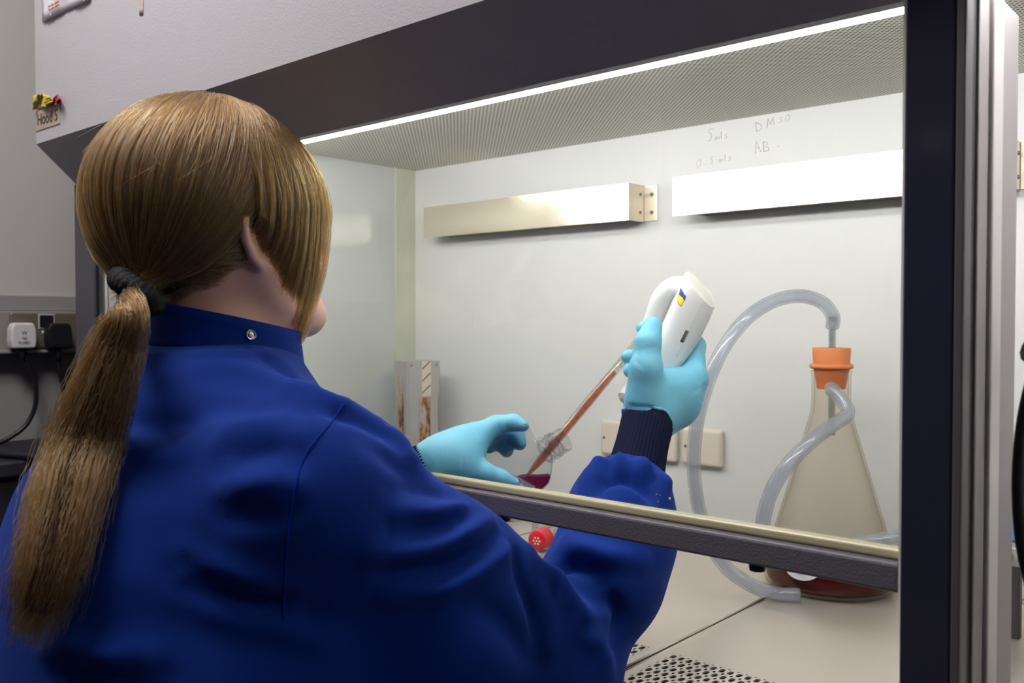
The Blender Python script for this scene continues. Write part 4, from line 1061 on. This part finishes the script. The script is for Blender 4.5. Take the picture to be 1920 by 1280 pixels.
hd_ = loft('handle', rings, M['ctrl'], ctl)
c, wv, dv, a_, b_, s_, ax_ = rings[0]
loft('end_cover', [(c, wv, dv, .0205, .0182, (-.0082, .0096), ax_), (c+ax_*.0012, wv, dv, .0198, .0176, (-.0079, .0092), ax_), (c+ax_*.0018, wv, dv, .0150, .0130, (-.0060, .0068), ax_)], M['ctrl_grey'], ctl)
NP = catmull([at(1290, 562, 1.078), at(1280, 545, 1.081), at(1262, 544, 1.086), at(1244, 560, 1.091), at(1233, 584, 1.095), at(1224, 606, 1.097), at(1213, 622, 1.097)], 6)
u_ = np.linspace(0, 1, len(NP)); tube('nose', NP, np.interp(u_, [0, .3, .55, .75, .9, 1], [.0165, .0158, .0142, .0128, .0118, .0095]), M['ctrl'], ctl, 28)
# seam line, battery window and badge pressed on the handle surface
me_ = hd_.data; hb = BVHTree.FromPolygons([v.co for v in me_.vertices], [tuple(p.vertices) for p in me_.polygons])
def on_handle(px, py, lift=.0003):
    r = FW+(px-960)/FPX*RT+(640-py)/FPX*UP; r /= np.linalg.norm(r); h_ = hb.ray_cast(Vector(CAM), Vector(r))
    return None if h_[0] is None else np.array(h_[0])-r*lift
def patch(name, quad, m, parent, nu=8, nv=6, lift=.0004):
    q = [np.array(p, float) for p in quad]; V, F = [], []
    for i in range(nu+1):
        for j in range(nv+1):
            u, v = i/nu, j/nv; p = (q[0]*(1-u)+q[1]*u)*(1-v)+(q[3]*(1-u)+q[2]*u)*v; c = on_handle(*p, lift=lift)
            V.append(c if c is not None else on_handle(1285, 600))
    k = len(V); r = FW
    V += [v+r*.0008 for v in V]
    for i in range(nu):
        for j in range(nv):
            a_ = i*(nv+1)+j; f = (a_, a_+1, a_+nv+2, a_+nv+1); F += [f, tuple(k+x for x in f[::-1])]
    ring = [i*(nv+1) for i in range(nu+1)]+[nu*(nv+1)+j for j in range(1, nv+1)]+[i*(nv+1)+nv for i in range(nu-1, -1, -1)]+[j for j in range(nv-1, 0, -1)]
    F += [(a_, b2, k+b2, k+a_) for a_, b2 in zip(ring, ring[1:]+ring[:1])]
    return mesh(name, V, F, m, parent, True)
sm = [p for p in (on_handle(*q) for q in ((1318, 566), (1306, 590), (1293, 618), (1280, 645), (1268, 668))) if p is not None]
tube('shell_seam', catmull(sm, 5), .00028, M['ctrl_grey'], hd_, 6)
patch('window', [(1286, 618), (1293, 621), (1282, 643), (1275, 640)], M['slot'], hd_)
pb = patch('badge', [(1273, 549), (1285, 559), (1277, 575), (1268, 564)], M['logo_yellow'], hd_)
for i, q in enumerate([[(1276, 539), (1278.6, 543), (1276.5, 555), (1273, 552)], [(1279, 544), (1282, 549), (1280, 558), (1277, 555)], [(1282.6, 550), (1286, 555), (1284, 564), (1280.6, 559)]]):
    patch('badge_letter', q, M['logo_blue'], hd_, 3, 3, .0007)

# ---- graduated pipette
M['pip'] = clear('clear_pipette', (244, 243, 240), edge=.5, base=.05, rough=.04, edgecol=(196, 186, 182))
M['orange'] = clear('orange_medium', (253, 216, 180), edge=.1, base=.01, haze=.40, hazecol=(255, 166, 100))
A_, B_ = at(1214, 620, 1.097), at(985, 896, 1.042); pd = (B_-A_)/np.linalg.norm(B_-A_); PL = np.linalg.norm(B_-A_)
pip = empty('serological_pipette', B_); tag(pip, 'graduated pipette filled with orange liquid dipping into the small flask', 'pipette')
R0 = .0054
lathe('barrel', [(R0*.8, 0), (R0, .004), (R0, PL-.030), (R0*.8, PL-.022), (.0020, PL-.001), (.0012, PL-.001), (R0*.62, PL-.022), (R0*.82, PL-.030), (R0*.82, .004), (R0*.6, 0)], M['pip'], pip, 24, A_, pd, True)
mt = at(1155, 700, 1.08); ms = (mt-A_)@pd
lathe('orange_liquid', [(.0001, ms+.001), (R0*.78, ms), (R0*.79, PL-.030), (R0*.58, PL-.022), (.0011, PL-.002), (.0001, PL-.002)], M['orange'], pip, 20, A_, pd)
side = np.cross(pd, FW); side /= np.linalg.norm(side); fr = np.cross(side, pd); fr = fr if fr@FW < 0 else -fr
arcs, k = [], 0
s_ = ms-.016
while s_ < PL-.034:
    ln = 1.2 if k % 5 == 0 else .75
    arcs.append([A_+pd*s_+(R0+.00012)*(math.sin(a)*side+math.cos(a)*fr) for a in np.linspace(-.95, -.95+ln, 6)]); s_ += .0021; k += 1
multi_tube('graduation', arcs, .00024, M['tick'], pip, 4)
for i, n_ in enumerate('1012345678'):
    p_ = A_+pd*(ms-.0105+i*.0168)
    if (p_-A_)@pd > PL-.04: break
    text('numeral', n_, .0062, p_+fr*(R0+.0003)+side*.0012, -side if (-side)@RT > 0 else side, -pd, M['tick'], pip, .0001)

# ---- small culture flask in the left hand
M['pinkliq'] = clear('red_medium', (196, 84, 104), edge=.12, base=.02, haze=.3, hazecol=(140, 30, 46))
M['cf_label'] = mat('flask_label', (196, 196, 200), .5)
cf = empty('culture_flask', at(985, 905, 1.045)); tag(cf, 'small clear open necked flask held in the left hand', 'culture flask')
pl = [(893, 836), (915, 822), (972, 798), (989, 795), (1004, 826), (1037, 858), (1035, 888), (1030, 906), (1014, 922), (930, 912), (903, 880)]
dz = lambda x: 1.036-.00012*(x-960)
prism('bottle', [at(x, y, dz(x)) for x, y in pl], FW*.030, M['clearplastic'], cf, bev=.003, seg=3)
na = RT*.80+UP*.52-FW*.40; na /= np.linalg.norm(na); n0 = at(1020, 846, 1.047)
lathe('neck', [(.0140, 0), (.0140, .026), (.0146, .028), (.0140, .030), (.0124, .030), (.0124, 0)], M['clearplastic'], cf, 40, n0, na, True)
for z_, rr_ in ((.004, .0160), (.012, .0152), (.017, .0148)):
    e1 = np.cross(na, [0, 0, 1.0]); e1 /= np.linalg.norm(e1); e2 = np.cross(na, e1)
    V, F = tube_vf(np.array([n0+na*z_+rr_*(math.cos(a)*e1+math.sin(a)*e2) for a in np.linspace(0, 2*math.pi, 36, endpoint=False)]), .0008, 8, False, True)
    mesh('neck_ring', V, F, M['clearplastic'], cf, True)
prism('red_liquid', [at(x, y, 1.040) for x, y in [(968, 897), (985, 893), (1008, 894), (1032, 892), (1028, 905), (1013, 919), (985, 914)]], FW*.022, M['pinkliq'], cf, bev=.0015)
prism('label', [at(x, y, 1.0335) for x, y in [(944, 886), (953, 884), (1004, 912), (998, 920)]], FW*.0006, M['cf_label'], cf)
lt = (at(1000, 916, 1.033)-at(950, 888, 1.033))
text('lettering', 'NUNCLON', .0052, at(958, 893, 1.0325), lt, UP, M['ink'], cf, .0001)

# ---- hair
OH = at(392, 388, .905); hfh, hrh, Z3 = hf_h, hr_h, np.array([0, 0, 1.0])
HR = np.array([.090, .118, .107]); HX = np.array([hrh, hfh, Z3])
TIE = at(258, 545, .822)
td_ = -RT*.58-UP*.78-FW*.22; td_ /= np.linalg.norm(td_)
def hair_sdf(P):
    d = ell(P, OH, HX, HR*.93)
    # hairline: cut away the face side, leaving ears, cheeks and neck free
    q = (P-OH)@HX.T.astype(np.float32); f_, u_ = q[..., 1], q[..., 2]
    plane = (f_-.078-(u_-.045)*.85)*.76
    d = np.maximum(d, plane)
    fr_ = ell(P, OH+hfh*.01+Z3*.01, HX, HR*.93)
    return d
lo, hi = OH-.16, OH+.15
V, F = nets(hair_sdf, arange(lo[0], hi[0], .004), arange(lo[1], hi[1], .004), arange(lo[2], hi[2], .004))
V = relax(V, F, 2, .5); hair = fast_mesh('hair', V, F, M['hairbase'], person); hair['label'] = 'light brown hair drawn back into a low ponytail'

def hair_mat(name, melanin, red, rough=.32, rnd=.35):
    m = bpy.data.materials.new(name); m.use_nodes = True; nt = m.node_tree; nt.nodes.remove(nt.nodes['Principled BSDF'])
    h_ = nt.nodes.new('ShaderNodeBsdfHairPrincipled'); h_.parametrization = 'MELANIN'
    h_.inputs['Melanin'].default_value = melanin; h_.inputs['Melanin Redness'].default_value = red; h_.inputs['Roughness'].default_value = rough
    h_.inputs['Radial Roughness'].default_value = .4; h_.inputs['Random Color'].default_value = rnd; h_.inputs['Random Roughness'].default_value = .2
    nt.links.new(h_.outputs[0], nt.nodes['Material Output'].inputs[0]); return m
M['strand'] = hair_mat('brown_hair', .29, .48, .28, .65)
def strands(name, PT, r0, r1, m, parent):
    n, k, _ = PT.shape; hc = bpy.data.hair_curves.new(name); hc.add_curves([k]*n)
    hc.attributes['position'].data.foreach_set('vector', PT.astype(np.float32).ravel())
    ra = hc.attributes.get('radius') or hc.attributes.new('radius', 'FLOAT', 'POINT')
    ra.data.foreach_set('value', np.tile(np.linspace(r0, r1, k), n).astype(np.float32))
    hc.materials.append(m); o = bpy.data.objects.new(name, hc); COL.objects.link(o); o.parent = parent; o['kind'] = 'stuff'
    return o
def dirv(az, el):
    """az from forward towards the right, el up; rows of unit directions in head axes"""
    return np.stack([np.sin(az)*np.cos(el), np.cos(az)*np.cos(el), np.sin(el)], -1)
K = 18; ss = np.linspace(0, 1, K)
def swept(n, az0, az1, el0, el1, lay=(.985, 1.03), clumps=170, low=False):
    az = np.radians(rng.uniform(az0, az1, n)); sg = np.sign(az); el = np.radians(rng.uniform(el0, el1, n))
    cl = np.round(az*clumps/6.28)/clumps*6.28; cn = np.sin(cl*91.7)*.8+np.sin(cl*37.3)*.5
    tq = (TIE-OH)@HX.T/HR; td = tq/np.linalg.norm(tq)
    azm = az+(sg*math.pi-az)*.18; azm = sg*np.maximum(np.abs(azm), np.radians(rng.uniform(76, 100, n))); d0 = dirv(az, el); dm = dirv(azm, np.radians(rng.uniform(-24, 2, n)))
    if low: dm = d0*.62+td*.38; dm /= np.linalg.norm(dm, axis=-1, keepdims=True)
    lay_ = rng.uniform(*lay, n)+.013*cn*(0 if low else 1)
    s = ss[None, :, None]; D = (1-s)**2*d0[:, None]+2*s*(1-s)*dm[:, None]*1.25+s**2*td
    D /= np.linalg.norm(D, axis=-1, keepdims=True)
    # clump pull
    P = OH+(D*HR)@HX*1.0
    P = OH+((D*HR)*lay_[:, None, None])@HX
    nz = np.cumsum(rng.normal(0, .0005, (n, K, 3)), axis=1); P = P+nz
    pc = OH+((D[:, :]*HR)*1.0)@HX
    b = np.clip((ss-.80)/.20, 0, 1)**1.3
    end = TIE+rng.normal(0, .0075, (n, 3))*np.array([1, 1, 1.0]); P = P*(1-b)[None, :, None]+end[:, None]*b[None, :, None]
    # pull neighbours together
    for c in np.unique(cl):
        m_ = cl == c
        if m_.sum() > 2: P[m_] += (P[m_].mean(0)-P[m_])*(.45*np.sin(math.pi*np.clip(ss, 0, .9)))[None, :, None]
    return P
G = [swept(6500, 70, 180, 35, 89), swept(2500, 40, 95, 55, 89), swept(3200, -180, -60, 35, 89), swept(1500, 100, 180, -5, 40, (.975, 1.0)), swept(500, -180, -100, -5, 40, (.975, 1.0)), swept(2600, 88, 150, -36, 0, (.95, .985), low=True), swept(2600, 96, 172, -54, -26, (.93, .98), low=True), swept(600, -178, -120, -50, -20, (.92, .98), low=True)]
strands('hair_strands', np.concatenate(G), .00030, .00018, M['strand'], hair)
def fringe(n, sg, r0=(1.02, 1.08)):
    az = np.radians(rng.uniform(2, 90, n)); root = dirv(sg*np.radians(rng.uniform(25, 150, n)), np.radians(rng.uniform(66, 88, n)))
    P = np.zeros((n, K, 3)); lay_ = rng.uniform(*r0, n)+.012*np.sin(az*70)
    drop = np.interp(np.degrees(az), [2, 25, 45, 60, 72, 90], [.085, .10, .125, .10, .060, .012])*rng.uniform(.55, 1.12, n)
    e1 = dirv(sg*az, np.radians(rng.uniform(10, 20, n))); e2 = dirv(sg*az, np.radians(np.full(n, -8.0)))
    for i, s in enumerate(ss):
        if s < .6:
            t = s/.6; D = (1-t)**2*root+2*t*(1-t)*e1*1.2+t*t*e2; D /= np.linalg.norm(D, axis=-1, keepdims=True); P[:, i] = OH+(D*HR*(1.0+(lay_[:, None]-1.0)*min(1, t*1.15)))@HX
        else:
            t = (s-.6)/.4; b = OH+(e2*HR*lay_[:, None])@HX; inw = OH+(e2*HR*.80)@HX
            P[:, i] = b+(inw-b)*(t*t*.75)[..., None] if False else b+(inw-b)*(t*t*.75); P[:, i, 2] = b[:, 2]-t*drop
    P += np.cumsum(rng.normal(0, .0005, (n, K, 3)), axis=1)
    cl = np.round(az*60)
    for c in np.unique(cl):
        m_ = cl == c; P[m_] += (P[m_].mean(0)-P[m_])*(.5*ss)[None, :, None]
    return P
strands('fringe_strands', np.concatenate([fringe(2600, 1), fringe(900, -1)]), .00028, .00012, M['strand'], hair)
# ponytail: centre line hangs just off the back of the coat
pc_px = [(258, 545, 20), (243, 585, 34), (222, 650, 50), (192, 740, 62), (160, 830, 70), (132, 920, 70), (108, 1010, 62), (86, 1090, 54), (68, 1160, 44), (52, 1220, 34)]
PC, PWd = [TIE], [.012]
for x, y, w_ in pc_px[1:]:
    cpt = [cast(x+dx, y) for dx in (-30, 0, 40)]; dpt = [proj(c)[2] for c in cpt if c is not None]; dmin = min(dpt) if dpt else .76
    PC.append([x, y, dmin]); PWd.append(w_)
dprev = .822; pts = [TIE+td_*.010]
for q in PC[1:]:
    dprev = min(dprev, q[2]-.022) if q[2] < 1.2 else dprev-.008; dprev = max(dprev, .60); pts.append(at(q[0], q[1], dprev))
print('ponytail depth', [round(float(proj(p)[2]), 3) for p in pts])
CL = catmull(pts, 6); WL_ = np.interp(np.linspace(0, 1, len(CL)), np.linspace(0, 1, len(PWd)), [.014]+[w_*.78/FPX for _, _, w_ in pc_px[1:]])
def ponytail(n):
    kk = len(CL); ang = rng.uniform(0, 2*math.pi, n); rad = np.sqrt(rng.uniform(0, 1, n))
    cl = rng.integers(0, 60, n); ca = rng.uniform(0, 2*math.pi, 60); cr = np.sqrt(rng.uniform(0, 1, 60))
    ux, uy = rad*np.cos(ang), rad*np.sin(ang); cx_, cy_ = cr[cl]*np.cos(ca[cl]), cr[cl]*np.sin(ca[cl])
    T = np.gradient(CL, axis=0); T /= np.linalg.norm(T, axis=1)[:, None]; S = np.cross(T, FW); S /= np.linalg.norm(S, axis=1)[:, None]; D = np.cross(T, S)
    ln = (rng.uniform(.62, 1.0, 60)[cl])*rng.uniform(.78, 1.0, n); out = np.zeros((n, kk, 3)); u = np.linspace(0, 1, kk); ph = rng.uniform(0, 6.28, 60)
    for i in range(kk):
        t = np.clip(u[i]*ln, 0, 1); x = t*(kk-1); j = np.minimum(x.astype(int), kk-2); f_ = (x-j)[:, None]
        c = CL[j]*(1-f_)+CL[j+1]*f_; s_ = S[j]; d_ = D[j]; w_ = np.interp(t, np.linspace(0, 1, kk), WL_)
        g = .65*np.sqrt(u[i]); ax = ux*(1-g)+cx_*g; ay = uy*(1-g)+cy_*g
        wob = .006*np.sin(5*t+ph[cl])*u[i]
        out[:, i] = c+s_*(ax*w_+wob)[:, None]+d_*(ay*np.minimum(w_*.6, .020))[:, None]
    out += np.cumsum(rng.normal(0, .0006, out.shape), axis=1)
    return out
strands('ponytail_strands', ponytail(5200), .00030, .00016, M['strand'], hair)
tube('ponytail_core', CL[:-8], np.minimum(WL_*.55, .018)[:-8], M['hairbase'], hair, 16)
# stray hairs
n = 90; az = np.radians(rng.uniform(60, 300, n)); el = np.radians(rng.uniform(10, 85, n)); P = np.zeros((n, K, 3)); bend = rng.normal(0, 1, (n, 3))
for i, s in enumerate(ss):
    D = dirv(az+s*.25*bend[:, 0], el-s*.5); P[:, i] = OH+(D*HR*(1.01+.10*s*np.abs(bend[:, 1:2])*s))@HX
strands('stray_strands', P, .00012, .00006, M['strand'], hair)
# hair tie: a knobbly black ring round the tail
e1 = np.cross(td_, FW); e1 /= np.linalg.norm(e1); e2 = np.cross(td_, e1)
th = np.linspace(0, 2*math.pi, 72, endpoint=False)
V, F = tube_vf(np.array([TIE+td_*.001+.0150*(math.cos(a)*e1*1.15+math.sin(a)*e2) for a in th]), .0112+.0010*np.sin(th*26), 14, False, True)
V = V+.0006*np.sin(V*900)
mesh('hair_tie', V, F, M['tie'], hair, True)
